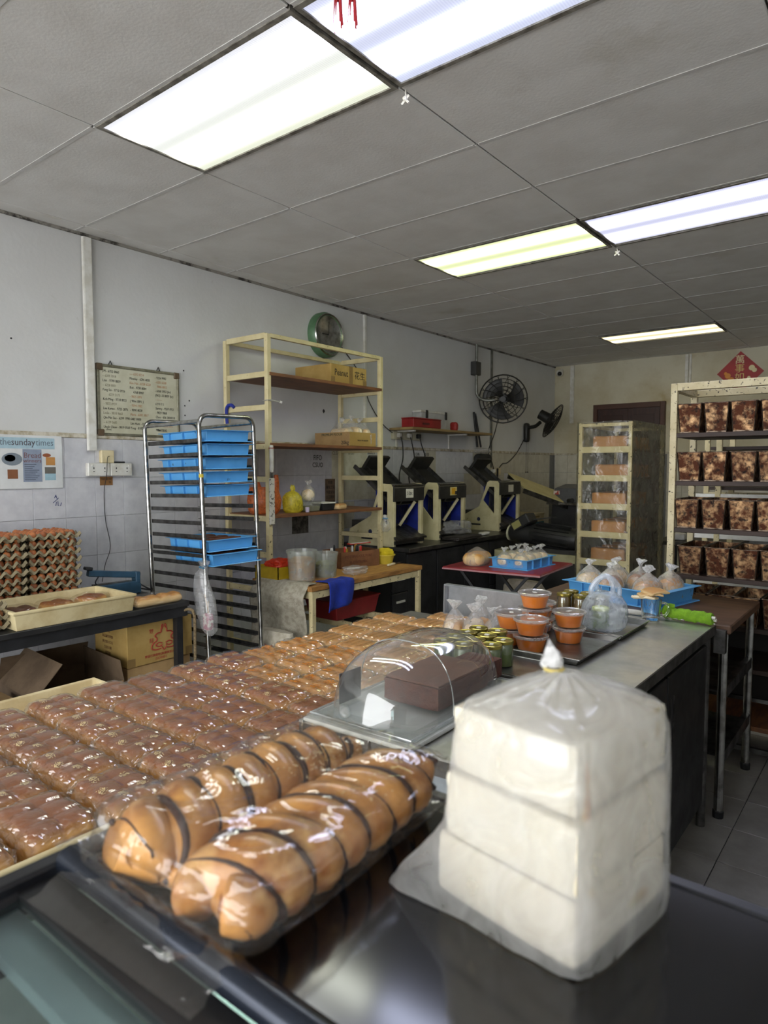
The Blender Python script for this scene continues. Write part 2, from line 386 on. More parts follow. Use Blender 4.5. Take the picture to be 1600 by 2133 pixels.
film_wrap = film('clear_wrap', (.98, .97, .95), .02, (.9, .9, .9), .08, .10, .35, 22)
def W(px, py): return (1.705+.00279*px, 1.74-.0029*(py-905))
def wplate(y0, y1, z0, z1, mat, name, parent, x=XL+.0145, th=.0015): return MB().box(x, x+th, y0, y1, z0, z1).build(name, mat, parent)
# trunking
def trunk(y0, y1, z0, z1, label, x=XL, d=.02, name='cable_trunking', mat=white_pl):
    t = tag(MB().box(x, x+d, y0, y1, z0, z1).box(x+d, x+d+.003, y0+.004, y1-.004, z0, z1).build(name, mat, bevel=.0015), label, 'trunking', 'cable trunking on the walls'); return t
trunk(2.225, 2.285, 1.655, CEIL-.03, 'wide white cable trunking left of the whiteboard', XL+.02)
trunk(5.03, 5.06, 1.77, CEIL-.02, 'thin white cable trunking right of the wall clock')
tag(MB().box(-3.985, -3.93, YB-.025, YB, 2.2, CEIL-.01).build('cable_trunking', white_pl, bevel=.002), 'short white trunking on the back wall by the security camera', 'trunking', 'cable trunking on the walls')
tag(MB().box(-2.41, -2.37, YB-.025, YB, 2.52, CEIL-.01).box(-2.36, -2.335, YB-.02, YB, 2.52, CEIL-.01).build('cable_trunking', white_pl, bevel=.002), 'double trunking on the back wall left of the red diamond sign', 'trunking', 'cable trunking on the walls')
# whiteboard with names and numbers
wbt = thing('whiteboard', 'framed whiteboard covered in handwritten names and phone numbers', 'whiteboard', (XL+.005, 2.305, 1.757))
bw, bh = .625, .47
MB().box(0, .012, 0, bw, 0, bh).build('board', M('board_face', '#c6c4ae', .35, col2='#b7b49c', scale=5), wbt)
alu = M('board_frame', '#8d8a78', .45, .6, col2='#6f6b59', scale=20)
for a in ((0, bw, 0, .018), (0, bw, bh-.018, bh), (0, .018, .018, bh-.018), (bw-.018, bw, .018, bh-.018)):
    MB().box(0, .02, *a).build('frame_bar', alu, wbt, bevel=.003)
for cy in (0, bw-.04):
    for cz in (0, bh-.04): MB().box(-.001, .0225, cy-.002, cy+.042, cz-.002, cz+.042).build('corner_cap', M('corner_cap', '#5f4c37', .5), wbt, bevel=.004)
for cy in (.1, .46):
    MB().tube([(.01, cy-.012, bh), (.01, cy, bh+.025), (.01, cy+.012, bh)], .004, 6).build('hanger', black_m, wbt)
rows = [["J.M - 6752 0060", "-- 6309 7018", "Linn - 9790 8859", "-- 6228 8001", "Fong Sei - 9710 0926", "        6229 5173", "Koh Ming - 9718 8023", " - 9832 0959", "Lee Koreo - 9725 2876", "Leslie - 9818 9663", "Qin Mei Sau - 6299 1990", "-- 6239 5685", "Uncle Chew - 9819 0560"],
        ["---- 6392 0214", "Mowley - 6296 4005", "Kim Mei - 6228 6220", "Bok - 9730 8004", "     6368 8987", "- 9025 1891", "( 9066 0891 )", "- 9394 1982", "- 9090 8028", "Maria - 6382 3817", "6482 0000", "Lim Hunt - 0212", "Yong - 8182"],
        ["- 9226 9983", "- 6281 6268", "   9006 8812", "- 6368 3953 (hr)", "(062) -33 8009 (hr)", "- -------", "6 9 9 7 5", "Sammy - 9269 0921", "- 9829 9868", "Chee - 636 2800018", "H.L.P.L", "R.175 - 6258 3891", "Mike - 6"]]
for ci, col in enumerate(rows):
    for ri, s in enumerate(col):
        faint = (ri % 2 == 1 and ci == 0) or (ci, ri) in ((1,0),(1,2),(1,5),(1,7),(1,9),(2,1),(2,2),(2,5),(2,10),(2,11))
        mt = (ink_red_f if (ci and faint) else ink_faint) if faint else ink
        text(s, .024, mt, wbt, (.0125, .04+ci*.195, bh-.045-ri*.0305-(.006 if ci == 2 else 0)), WALLROT, align='LEFT', sx=.78, shear=.1)
text('(Flour)', .016, ink, wbt, (.0125, .06, bh-.045-12.55*.0305), WALLROT, align='LEFT', sx=.8)
text('98473282', .024, ink, wbt, (.0125, .44, .052), WALLROT, align='LEFT', sx=.85)
# newspaper poster
pt = thing('newspaper_poster', 'laminated newspaper poster headed thesundaytimes about bread', 'poster', (0, 0, 0))
MB().box(XL+.0145, XL+.024, 1.40, 2.065, 1.415, 1.742).build('board', M('poster_board', '#d9dbdb', .25, col2='#cdcfce', scale=6), pt, bevel=.006)
px_ = XL+.0245
def pr(x0, x1, y0, y1, col, nm='printed_picture'): 
    a = W(x0, y0); b = W(x1, y1); return wplate(a[0], b[0], b[1], a[1], M('print_'+col, '#'+col, .4, scale=25, lo=.3, hi=.7), nm, pt, px_, .0005)
pr(-80, 111, 910, 933, 'a9c4d0', 'masthead'); pr(42, 82, 934, 1002, '8d98ab', 'article_column'); pr(10, 31, 976, 995, '8a5a3c'); pr(88, 112, 971, 985, '6d6a63'); pr(88, 112, 985, 999, '9fc0cc')
text('the', .056, M('masthead_grey', '#6f7d88', .6), pt, (px_+.001, W(0, 0)[0]-.012, W(0, 920)[1]), WALLROT, align='LEFT', sx=.9)
text('sunday', .056, M('masthead_ink', '#4c4148', .6), pt, (px_+.001, W(19, 0)[0], W(0, 920)[1]), WALLROT, align='LEFT', sx=.9)
text('times', .056, MATS['masthead_grey'], pt, (px_+.001, W(70, 0)[0], W(0, 920)[1]), WALLROT, align='LEFT', sx=.88)
hd = M('headline', '#7c5a5a', .6)
text('Bread', .046, hd, pt, (px_+.001, W(62, 0)[0], W(0, 947)[1]), WALLROT, sx=.95); text('winners', .034, hd, pt, (px_+.001, W(62, 0)[0], W(0, 958)[1]), WALLROT)
for k in range(9): 
    y = 965+k*4; a = W(45, y); wplate(a[0], W(70-(k%3)*4+(6 if k > 2 else 0), y)[0], a[1]-.003, a[1], M('print_text', '#343a48', .6), 'text_line', pt, px_+.0006, .0004)
def poval(cx, cy, rx, ry, col, nm):
    c = W(cx, cy); MB().lathe([(1, 0), (1, .0006)], (0, 0, 0), 24, 'x').build(nm, M('print_'+col, '#'+col, .4), pt, loc=(px_+.0003, c[0], c[1])).scale = (1, rx*.00279, ry*.0029)
poval(20, 955, 21, 13, '7d8790', 'plate_picture'); poval(16, 953, 11, 7, 'a98a62', 'bread_picture'); poval(93, 946, 9, 4, '9a5a3a', 'bread_picture'); pr(91, 111, 950, 967, 'c08a4c', 'loaf_picture')
# sockets
def socket_plate(parent, y, z, wdt, hgt, two=True):
    MB().box(XL+.012, XL+.05, y, y+wdt, z, z+hgt).build('plate', white_pl, parent, bevel=.004)
    n = 2 if two else 1
    for i in range(n):
        cy = y+wdt*(i+.5)/n
        for dy, dz, sy, sz in ((0, .052, .003, .006), (-.012, .03, .0045, .0025), (.012, .03, .0045, .0025)):
            MB().box(XL+.0495, XL+.0512, cy-sy, cy+sy, z+dz-sz, z+dz+sz).build('slot', black_m, parent)
        MB().box(XL+.05, XL+.055, cy-.018 if i == 0 else cy+.008, cy-.008 if i == 0 else cy+.018, z+.062, z+.074).build('switch', white_pl, parent, bevel=.001)
sk = thing('wall_socket', 'two double wall sockets side by side under the whiteboard', 'socket'); socket_plate(sk, 2.215, 1.49, .15, .085); socket_plate(sk, 2.37, 1.49, .155, .085)
sk2 = thing('wall_socket', 'single cream cable outlet box above the double sockets', 'socket'); MB().box(XL+.012, XL+.045, 2.31, 2.40, 1.576, 1.66).build('plate', cream_pl, sk2, bevel=.004)
MB().tube(bez([(XL+.045, 2.365, 1.62), (XL+.06, 2.345, 1.615), (XL+.062, 2.338, 1.58), (XL+.058, 2.335, 1.5), (XL+.02, 2.335, 1.38), (XL+.018, 2.34, 1.2), (XL+.018, 2.37, 1.02), (XL+.018, 2.33, .9), (XL+.03, 2.30, .79)]), .0022, 6).build('cable', wire_m, sk2)
tag(MB().cyl((XL+.03, 2.40, 1.581), (XL+.03, 2.48, 1.581), .0065, n=8).build('marker_pen', black_m, smooth=True), 'black marker pen lying on top of the wall socket', 'pen')
st = thing('sticker', 'brown paper sticker with a handwritten number below the sockets', 'sticker'); wplate(2.31, 2.40, 1.428, 1.486, M('brown_paper', '#8a6238', .8), 'paper', st)
text('93338199', .018, ink, st, (XL+.0165, 2.355, 1.468), WALLROT); text('95', .018, ink, st, (XL+.0165, 2.38, 1.448), WALLROT)
gr = thing('tile_scribble', 'small blue marker scribble on a wall tile below the poster', 'scribble')
for q in ([(2.0, 1.325), (2.035, 1.355)], [(2.008, 1.355), (2.018, 1.375), (2.024, 1.35)], [(2.012, 1.365), (2.022, 1.36)], [(2.02, 1.33), (2.016, 1.305)], [(2.03, 1.335), (2.03, 1.306), (2.045, 1.304), (2.052, 1.325)]):
    MB().tube([(XL+.0145, a, b) for a, b in q], .0018, 5).build('stroke', ink_blue, gr)
# marks and nail holes
for (y, z) in ((2.985, 2.255), (3.03, 2.04), (2.99, 1.93), (2.99, 2.0), (1.79, 2.31)):
    MB().cyl((XL-.001, y, z), (XL+.002, y, z), .006, n=7).build('nail_hole', black_m, wl)
# ---------------------------------------------------------------- bench on the left with eggs
bt = thing('side_bench', 'long black topped bench against the left wall', 'table', (0, 0, 0))
MB().box(XL+.02, -3.37, .7, 2.39, .72, .75).build('top', M('bench_black', '#1b1b1c', .5, col2='#2a2a2a', scale=9), bt, bevel=.003)
MB().box(-3.40, -3.385, .7, 2.385, .66, .72).build('apron', black_m, bt)
for (x, y) in ((-3.42, 2.34), (-4.17, 2.34), (-3.42, .75), (-4.17, .75)): MB().box(x-.02, x+.02, y-.02, y+.02, 0, .72).build('leg', black_m, bt)
tray_pulp = M('egg_tray_pulp', '#8f8468', .95, col2='#7c7259', scale=40, bump=.3, bscale=120)
def et(u, v):
    cx = math.cos(PI*6*u)**2; cy = math.cos(PI*5*v)**2
    return ((u-.5)*.286, (v-.5)*.286, .003+.045*(.5*(cx+cy))**1.1)
ek = MB().grid(et, 37, 31)
for (fu, n_) in ((lambda t: et(t, 0), 37), (lambda t: et(t, 1), 37), (lambda t: et(0, t), 31), (lambda t: et(1, t), 31)):
    def sk_(t, d, fu=fu):
        x, y, z = fu(t); k = 1+.05*d; return (x*k, y*k, z+.003-.016*d)
    ek.grid(sk_, n_, 2)
etm = ek.mesh('egg_tray', True); etm.materials.append(tray_pulp)
egm = MB().sphere((0,0,0), .0205, .0205, .0265, 14, 10).mesh('egg', 'all')
egg_m = M('brown_egg', '#b4703f', .45, col2='#9c5730', scale=14, rnd=.16); egm.materials.append(egg_m)
def eggstack(cx, cy, z0, n, where, front='x', seen=-99, tilt=0):
    for k in range(n):
        z = z0+k*.047; last = k == n-1; rz = PI/2*(k % 2)+random.uniform(-.03, .03); ox, oy = random.uniform(-.006, .006), random.uniform(-.006, .006)
        t = put('egg_tray', etm, None, (cx+ox, cy+oy, z), (0, 0, rz))
        pos = 'topmost' if last else ('lowest' if k == 0 else ['second', 'third', 'fourth', 'fifth', 'sixth', 'seventh', 'eighth', 'ninth'][n-2-k]+' from the top')
        tag(t, f'grey pulp egg tray, {pos} in {where}', 'egg tray', 'stacked egg trays')
        m = Matrix.Rotation(rz, 3, 'Z')
        for i in range(6):
            for j in range(5):
                p = m @ Vector(((i+.5)/6*.27-.135, (j+.5)/5*.27-.135, 0))
                if not last and p.x < .135-.056: continue
                if cy+p.y < seen: continue
                e = put('egg', egm, None, (cx+ox+p.x, cy+oy+p.y, z+.0325), (random.uniform(-.15, .15), random.uniform(-.15, .15), 0))
                tag(e, f'brown egg in the {pos} tray, {where}', 'egg', 'brown eggs in ' + where + ', ' + pos)
eggstack(-3.945, 1.81, .752, 9, 'the stack by the wall cable', seen=1.6)
eggstack(-3.94, 1.50, .752, 9, 'the stack under the poster', seen=1.44)
eggstack(-3.57, 1.245, .752, 3, 'the low stack at the left edge', seen=1.3)
# cream dough tray
RIB = {}
def plastic_tray(name, label, loc, rz, L_, Wd, H, mat, cat='tray', group=None, ribs=3, flange=True, th=.006):
    t = thing(name, label, cat, loc, rz, group); a, b = L_/2, Wd/2; k = .9 if flange else .97
    m = MB()
    def ring(x, y, z): return [(-x, -y, z), (x, -y, z), (x, y, z), (-x, y, z)]
    ls = [ring(a*k*.97, b*k*.97, .004), ring(a*k, b*k, H-.004), ring(a, b, H), ring(a, b, H+.003), ring(a*k-th, b*k-th, H+.003), ring(a*k*.97-th, b*k*.97-th, .009)] if flange else \
         [ring(a*k*.97, b*k*.97, .0), ring(a*k, b*k, H-.018), ring(a, b, H-.014), ring(a, b, H), ring(a*k-th, b*k-th, H), ring(a*k*.97-th, b*k*.97-th, .006)]
    vs = [p for r in ls for p in r]; fs = [(i*4+j, i*4+(j+1) % 4, (i+1)*4+(j+1) % 4, (i+1)*4+j) for i in range(5) for j in range(4)] + [(3,2,1,0), (20,21,22,23)]
    m.add(vs, fs).build('body', mat, t, bevel=.0025 if flange else .006, segs=1 if flange else 3, smooth=not flange)
    if flange:
        MB().frustum(0, 0, 0, .005, a*.985, b*.985, a*.97, b*.97).build('base_flange', mat, t)
        key = (round(Wd, 3), round(H, 3), mat.name)
        if key not in RIB:
            RIB[key] = MB().box(-.002, .002, b*k*.96, b*.975, .005, H).mesh('rib'); RIB[key].materials.append(mat)
        for q in (0, PI):
            for i in range(ribs): put('rib', RIB[key], t, ((-a*.85+(i+.5)*a*1.7/ribs), 0, 0), (0, 0, q))
    return t
dough = M('dough_tray_cream', '#d6c79b', .55, col2='#c4b183', scale=9, col3='#9a8052', scale3=12, lo3=.66, hi3=.8)
plastic_tray('dough_tray', 'cream dough tray with wrapped buns on the side bench', (-3.575, 1.715, .751), PI/2, .655, .42, .095, dough, flange=False, th=.012)
# buns and wrapped loaves
crust = {}
def crust_mat(name, top, side, zr=(.35, .95), rnd=.1):
    if name in MATS: return MATS[name]
    m = bpy.data.materials.new(name); m.use_nodes = True; t = m.node_tree; L = t.links.new; b = t.nodes['Principled BSDF']
    tc = node(t, 'ShaderNodeTexCoord'); sp = node(t, 'ShaderNodeSeparateXYZ'); L(tc.outputs['Generated'], sp.inputs[0])
    n = node(t, 'ShaderNodeTexNoise', Scale=5.0, Detail=5.0); oi = node(t, 'ShaderNodeObjectInfo'); ad = node(t, 'ShaderNodeVectorMath', operation='ADD')
    mu = node(t, 'ShaderNodeMath', operation='MULTIPLY'); mu.inputs[1].default_value = 50; L(oi.outputs['Random'], mu.inputs[0])
    L(tc.outputs['Generated'], ad.inputs[0]); L(mu.outputs[0], ad.inputs[1]); L(ad.outputs[0], n.inputs['Vector'])
    a = node(t, 'ShaderNodeMath', operation='MULTIPLY_ADD'); a.inputs[1].default_value = .5; L(n.outputs['Fac'], a.inputs[0]); L(sp.outputs[2], a.inputs[2])
    r = node(t, 'ShaderNodeMapRange'); r.inputs['From Min'].default_value = zr[0]+.25; r.inputs['From Max'].default_value = zr[1]+.25; L(a.outputs[0], r.inputs['Value'])
    mx = node(t, 'ShaderNodeMix', data_type='RGBA'); mx.inputs[6].default_value = lin(side); mx.inputs[7].default_value = lin(top); L(r.outputs[0], mx.inputs[0])
    def edge(o):
        a1 = node(t, 'ShaderNodeMath', operation='SUBTRACT'); L(o, a1.inputs[0]); a1.inputs[1].default_value = .5
        a2 = node(t, 'ShaderNodeMath', operation='ABSOLUTE'); L(a1.outputs[0], a2.inputs[0]); return a2.outputs[0]
    em = node(t, 'ShaderNodeMath', operation='MAXIMUM'); L(edge(sp.outputs[0]), em.inputs[0]); L(edge(sp.outputs[1]), em.inputs[1])
    ea = node(t, 'ShaderNodeMath', operation='MULTIPLY_ADD'); ea.inputs[1].default_value = .14; L(n.outputs['Fac'], ea.inputs[0]); L(em.outputs[0], ea.inputs[2])
    er = node(t, 'ShaderNodeMapRange'); er.inputs['From Min'].default_value = .47; er.inputs['From Max'].default_value = .58; er.inputs['To Max'].default_value = .65; L(ea.outputs[0], er.inputs['Value'])
    m3 = node(t, 'ShaderNodeMix', data_type='RGBA'); L(er.outputs[0], m3.inputs[0]); L(mx.outputs[2], m3.inputs[6]); m3.inputs[7].default_value = lin(side); mx = m3
    hs = node(t, 'ShaderNodeHueSaturation'); mr = node(t, 'ShaderNodeMapRange'); mr.inputs['To Min'].default_value = 1-rnd; mr.inputs['To Max'].default_value = 1+rnd
    L(oi.outputs['Random'], mr.inputs['Value']); L(mr.outputs[0], hs.inputs['Value']); L(mx.outputs[2], hs.inputs['Color']); L(hs.outputs[0], b.inputs['Base Color'])
    b.inputs['Roughness'].default_value = .5
    n2 = node(t, 'ShaderNodeTexNoise', Scale=60.0, Detail=3.0); L(tc.outputs['Object'], n2.inputs['Vector'])
    bp = node(t, 'ShaderNodeBump', Strength=.15, Distance=.01); L(n2.outputs['Fac'], bp.inputs['Height']); L(bp.outputs[0], b.inputs['Normal'])
    MATS[name] = m; return m
brown = crust_mat('crust_brown', '#8c5124', '#deac60', (.3, .92)); golden = crust_mat('crust_golden', '#bf8742', '#ecd09a', (.1, .8)); pale = crust_mat('crust_pale', '#d8b27a', '#efe0bd', (.3, 1.1)); dark_br = crust_mat('crust_dark', '#5e3420', '#9c6a3c', (.1, .8))
def bun_mesh(hx, hy, hz, nx, ny, seed, name='bread', depth=.008, n=14, r=.03, dome=0):
    def fn(p, q):
        p = Vector(p); t = max(0, (q[2]+1)/2)
        u = (q[0]+1)/2*nx; v = (q[1]+1)/2*ny
        c = (abs(math.sin(PI*u)) if nx > 1 else 1)**.5 ; d = (abs(math.sin(PI*v)) if ny > 1 else 1)**.5; p.z += dome*t*(1-.5*q[0]**2-.5*q[1]**2)
        p.z -= depth*t*(2-c-d) - .004*t*nz((q[0]*2, q[1]*2, seed))
        p.x *= 1+.03*nz((q[1]*2, q[2]*2, seed+5)) - (.03*(1-d) if abs(q[0]) > .8 else 0); p.y *= 1+.03*nz((q[0]*2, q[2]*2, seed+9)) - (.04*(1-c) if abs(q[1]) > .8 else 0)
        p.z += hz
        return p
    return MB().rbox(hx, hy, hz, r, n, fn).mesh(name, 'all')
def wrap_mesh(hx, hy, hz, seed, name='plastic_wrap', n=14, amp=.004, r=.022, off=.004, dome=0, nx=1, ny=1, depth=0):
    rng = random.Random(seed)
    def fn(p, q):
        p = Vector(p); e = max(abs(q[0]), abs(q[1]))
        cr = .5*nz((q[0]*5, q[1]*5, q[2]*3), 1, seed) + .5*abs(nz((q[0]*9, q[1]*9, q[2]*4), 1, seed+3))
        d = Vector((q[0], q[1], q[2]*.7)).normalized(); k = amp*(.10+2.3*e**4)
        p += d*cr*k
        t = max(0, (q[2]+1)/2); c = (abs(math.sin(PI*(q[0]+1)/2*nx)) if nx > 1 else 1)**.5; d2 = (abs(math.sin(PI*(q[1]+1)/2*ny)) if ny > 1 else 1)**.5
        p.z += (dome*t*(1-.5*q[0]**2-.5*q[1]**2) - depth*t*(2-c-d2)) + (.0022*t if dome else 0)
        if q[2] < 0: p.x *= 1+.03*max(0, cr); p.y *= 1+.03*max(0, cr)
        p.z = max(p.z+hz, .0005); return p
    return MB().rbox(hx+off, hy+off, hz+off*.6, r, n, fn).mesh(name, False)
roll = thing('milk_roll', 'wrapped row of golden milk buns on the end of the side bench', 'bread', (-3.43, 2.21, .751), PI/2)
me = bun_mesh(.155, .045, .03, 4, 1, 3, depth=.014, n=18); me.materials.append(golden); put('bread', me, roll)
me = wrap_mesh(.165, .05, .033, 4); me.materials.append(film_wrap); put('plastic_wrap', me, roll)
for i, (y, x) in enumerate(((1.51, -3.58), (1.71, -3.60), (1.91, -3.62))):
    b = thing('wrapped_bun', ['flat wrapped bun at the near end inside the cream dough tray', 'flat wrapped bun in the middle of the cream dough tray', 'flat wrapped bun at the far end inside the cream dough tray'][i], 'bread', (x, y, .757), .3*i, 'wrapped buns in the dough tray')
    me = bun_mesh(.07, .075, .036, 1, 2, 8+i, n=10); me.materials.append(dark_br if i == 0 else brown); put('bread', me, b)
    me = wrap_mesh(.075, .08, .038, 20+i, n=10); me.materials.append(film_wrap); put('plastic_wrap', me, b)
# impulse sealer
se = thing('impulse_sealer', 'blue bag heat sealer with its arm raised on the side bench', 'heat sealer', (-3.88, 2.21, .751), R(85))
seal_m = M('sealer_blue', '#33546b', .4, col2='#2a4659', scale=12)
MB().prism([(-.15, 0), (.15, 0), (.15, .062), (.11, .078), (-.15, .07)], 'y', -.04, .04).build('body', seal_m, se, bevel=.004)
MB().box(-.14, .1, -.006, .006, .074, .082).build('heating_strip', steel, se)
MB().box(-.135, .1, .012, .03, .073, .08).build('cutter_slot', black_m, se)
a = MB(); a.xf = Matrix.Translation((.135, 0, .1)) @ Matrix.Rotation(R(8), 4, 'Y'); a.box(-.31, .02, -.022, .022, -.006, .032).build('arm', seal_m, se, bevel=.005)
a = MB(); a.xf = Matrix.Translation((.135, 0, .1)) @ Matrix.Rotation(R(8), 4, 'Y'); a.box(-.33, -.29, -.025, .025, .032, .052).build('handle_pad', black_m, se, bevel=.004)
MB().box(.12, .15, -.032, .032, .06, .135).build('hinge_block', seal_m, se, bevel=.004)
MB().tube(bez([(-.12, -.02, .075), (-.135, -.025, .1), (-.11, -.02, .135)]), .004, 6).build('spring', black_m, se)
MB().tube(bez([(.14, -.03, .06), (.18, -.05, .03), (.22, -.03, .008), (.2, .1, .006)]), .005, 6).build('power_cord', black_m, se)
tag(MB().box(-4.1, -3.98, 2.0, 2.1, .751, .775).box(-4.095, -3.985, 2.01, 2.09, .775, .785).build('card_terminal', black_m, bevel=.004), 'black flat device lying between the eggs and the sealer', 'device')
# cartons under the bench
def carton(name, label, x0, x1, y0, y1, z0, z1, mat=card, cat='box', group=None, tape=True):
    t = thing(name, label, cat, ((x0+x1)/2, (y0+y1)/2, z0), 0, group); hx, hy, h = (x1-x0)/2, (y1-y0)/2, z1-z0
    MB().box(-hx, hx, -hy, hy, 0, h).build('body', mat, t, bevel=.003)
    MB().box(-hx+.001, hx-.001, -.0015, .0015, h, h+.001).build('flap_seam', card_d, t)
    if tape:
        for q in (-hy, hy-.05): MB().box(hx, hx+.0006, q, q+.05, 0, .05).build('tape', M('brown_tape', '#8a6f42', .35), t)
    return t
yel = M('carton_yellow', '#b09355', .85, col2='#a18347', scale=7, bump=.05, bscale=80)
c1 = carton('printed_carton', 'yellow-brown carton printed with a red twin dragon emblem', -3.80, -3.45, 2.025, 2.46, .405, .645, yel)
FX = .1758
def stroke(pts, r=.0035, mat=ink_red, nm='emblem_line', par=c1): return MB().tube(bez([(FX, a, b) for a, b in pts], 5), r, 5).build(nm, mat, par)
for s in (-1, 1):
    o = .02
    stroke([(o+s*.004, .205), (o+s*.018, .19), (o+s*.02, .172), (o+s*.045, .168), (o+s*.06, .155), (o+s*.048, .142), (o+s*.05, .125), (o+s*.075, .11), (o+s*.082, .085), (o+s*.055, .072), (o+s*.02, .075)], .0042)
    stroke([(o+s*.004, .205), (o+s*.008, .218), (o+s*.016, .205), (o+s*.01, .192)], .003)
    stroke([(o+s*.012, .105), (o+s*.035, .112), (o+s*.055, .1), (o+s*.035, .088), (o+s*.012, .095)], .004)
stroke([(.005, .085), (.02, .065), (.035, .085)], .004)
RT = (R(90), 0, R(90))
for s, y, z in (('雙', -.062, .185), ('龍', -.062, .13), ('商', .1, .205), ('標', .1, .15)): text(s, .03, ink_red, c1, (FX, y, z), RT)
text('雙龍行鑄春粉(集團實業)有限公司', .0175, ink_red, c1, (FX, .02, .042), RT); text('ISO9001', .022, ink_red, c1, (FX, 0, .02), RT)
for k, s in enumerate(('原麥粉', '食品級特製粉', '淨含量22公斤', '生產日期', '保質期')): text(s, .02, M('carton_print', '#7d5a35', .8), c1, (-.03, -.2185, .19-k*.033), (R(90), 0, 0))
carton('carton', 'plain carton with printed square marks under the dragon carton', -3.82, -3.46, 2.03, 2.45, 0, .40, card)
tag(MB().box(-3.62, -3.47, 2.1, 2.3, .648, .66).build('wooden_board', M('dark_board', '#4f3420', .7), bevel=.002), 'thin dark wooden board lying on the dragon carton', 'board')
oc = thing('open_carton', 'open brown carton with raised flaps under the side bench', 'box', (-3.68, 1.76, 0), R(-4))
hx, hy, h = .25, .24, .36
for nm, bb in (('panel', (-hx, hx, -hy, -hy+.006, 0, h)), ('panel', (-hx, hx, hy-.006, hy, 0, h)), ('panel', (-hx, -hx+.006, -hy, hy, 0, h)), ('panel', (hx-.006, hx, -hy, hy, 0, h)), ('panel', (-hx, hx, -hy, hy, 0, .006))):
    MB().box(*bb).build(nm, card if bb[0] > .2 else card_d, oc)
f = MB(); f.xf = Matrix.Translation((0, -hy, h)) @ Matrix.Rotation(R(48), 4, 'X'); f.box(-hx, hx, 0, .22, -.004, 0).build('flap', card_d, oc)
f = MB(); f.xf = Matrix.Translation((-hx, 0, h)) @ Matrix.Rotation(R(-70), 4, 'Y'); f.box(0, .15, -hy, hy, -.004, 0).build('flap', card_d, oc)
f = MB(); f.xf = Matrix.Translation((0, hy, h)) @ Matrix.Rotation(R(-80), 4, 'X'); f.box(-hx, hx, -.12, 0, -.004, 0).build('flap', card_d, oc)
carton('carton', 'carton cut off by the left picture edge under the bench', -3.75, -3.36, 1.06, 1.46, 0, .37, card)
rp = tag(MB().tube(bez([(-3.40, 2.36, .69), (-3.36, 2.385, .70), (-3.34, 2.40, .66), (-3.345, 2.405, .5), (-3.34, 2.40, .35), (-3.35, 2.41, .1)], 8), .009, 7).build('rope', M('hemp_rope', '#8d7a5a', .9, col2='#5e4f38', scale=90, bump=.6, bscale=150), smooth=True), 'frayed hemp rope hanging from the end of the side bench', 'rope')
# ---------------------------------------------------------------- steel tray rack with blue trays
rk = thing('tray_rack', 'steel bakery rack holding blue trays', 'rack', (-3.33, 2.45, 0)); TI = 0
DX, DY, ZT = -.57, .415, 1.845
for x in (0, DX):
    p = [(x, 0, .05)]+[(x, .06-.06*math.cos(a*PI/12), ZT-.06+.06*math.sin(a*PI/12)) for a in range(7)]+[(x, DY-.06+.06*math.sin(a*PI/12), ZT-.06+.06*math.cos(a*PI/12)) for a in range(7)]+[(x, DY, .05)]
    MB().tube(p, .0135, 12).build('bent_tube', steel, rk, smooth=True)
for y in (.012, DY-.012):
    MB().cyl((0, y, ZT-.035), (DX, y, ZT-.035), .0125, n=10).build('top_bar', steel, rk, smooth=True)
    MB().cyl((0, y, .12), (DX, y, .12), .0125, n=10).build('bottom_bar', steel, rk, smooth=True)
    MB().bar((0, y, 1.0), (DX, y, 1.0), .012, .02).build('side_bar', dsteel, rk)
rail = MB().box(DX+.01, -.01, 0, .028, 0, .003).box(DX+.01, -.01, 0, .003, 0, .024).mesh('runner'); rail.materials.append(dsteel)
rail2 = MB().box(DX+.01, -.01, -.028, 0, 0, .003).box(DX+.01, -.01, -.003, 0, 0, .024).mesh('runner'); rail2.materials.append(dsteel)
RZ = [1.685-.083*k for k in range(19)]
for z in RZ: put('runner', rail, rk, (0, .014, z)); put('runner', rail2, rk, (0, DY-.014, z))
for x in (0, DX):
    for y in (0, DY): MB().cyl((x, y, .06), (x, y, .09), .012).lathe([(.0, -.012), (.03, -.012), (.03, .012), (0, .012)], (x, y, .03), 14, 'x').build('castor', black_m, rk, smooth=True)
MB().tube([(0, 0, 1.475), (0, 0, 1.495)], .0145, 12).build('yellow_tape', M('yellow_tape', '#c9b43a', .5), rk)
blue = M('tray_blue', '#5aa5dd', .42, col2='#529bd4', scale=6, rnd=.04, col3='#33454f', scale3=22, lo3=.69, hi3=.73)
blue_s = M('tray_blue_stained', '#5aa5dd', .42, col2='#529bd4', scale=6, rnd=.05, col3='#2d3b40', scale3=26, lo3=.66, hi3=.70)
ords = ['topmost', 'second', 'third', 'fourth', 'fifth']
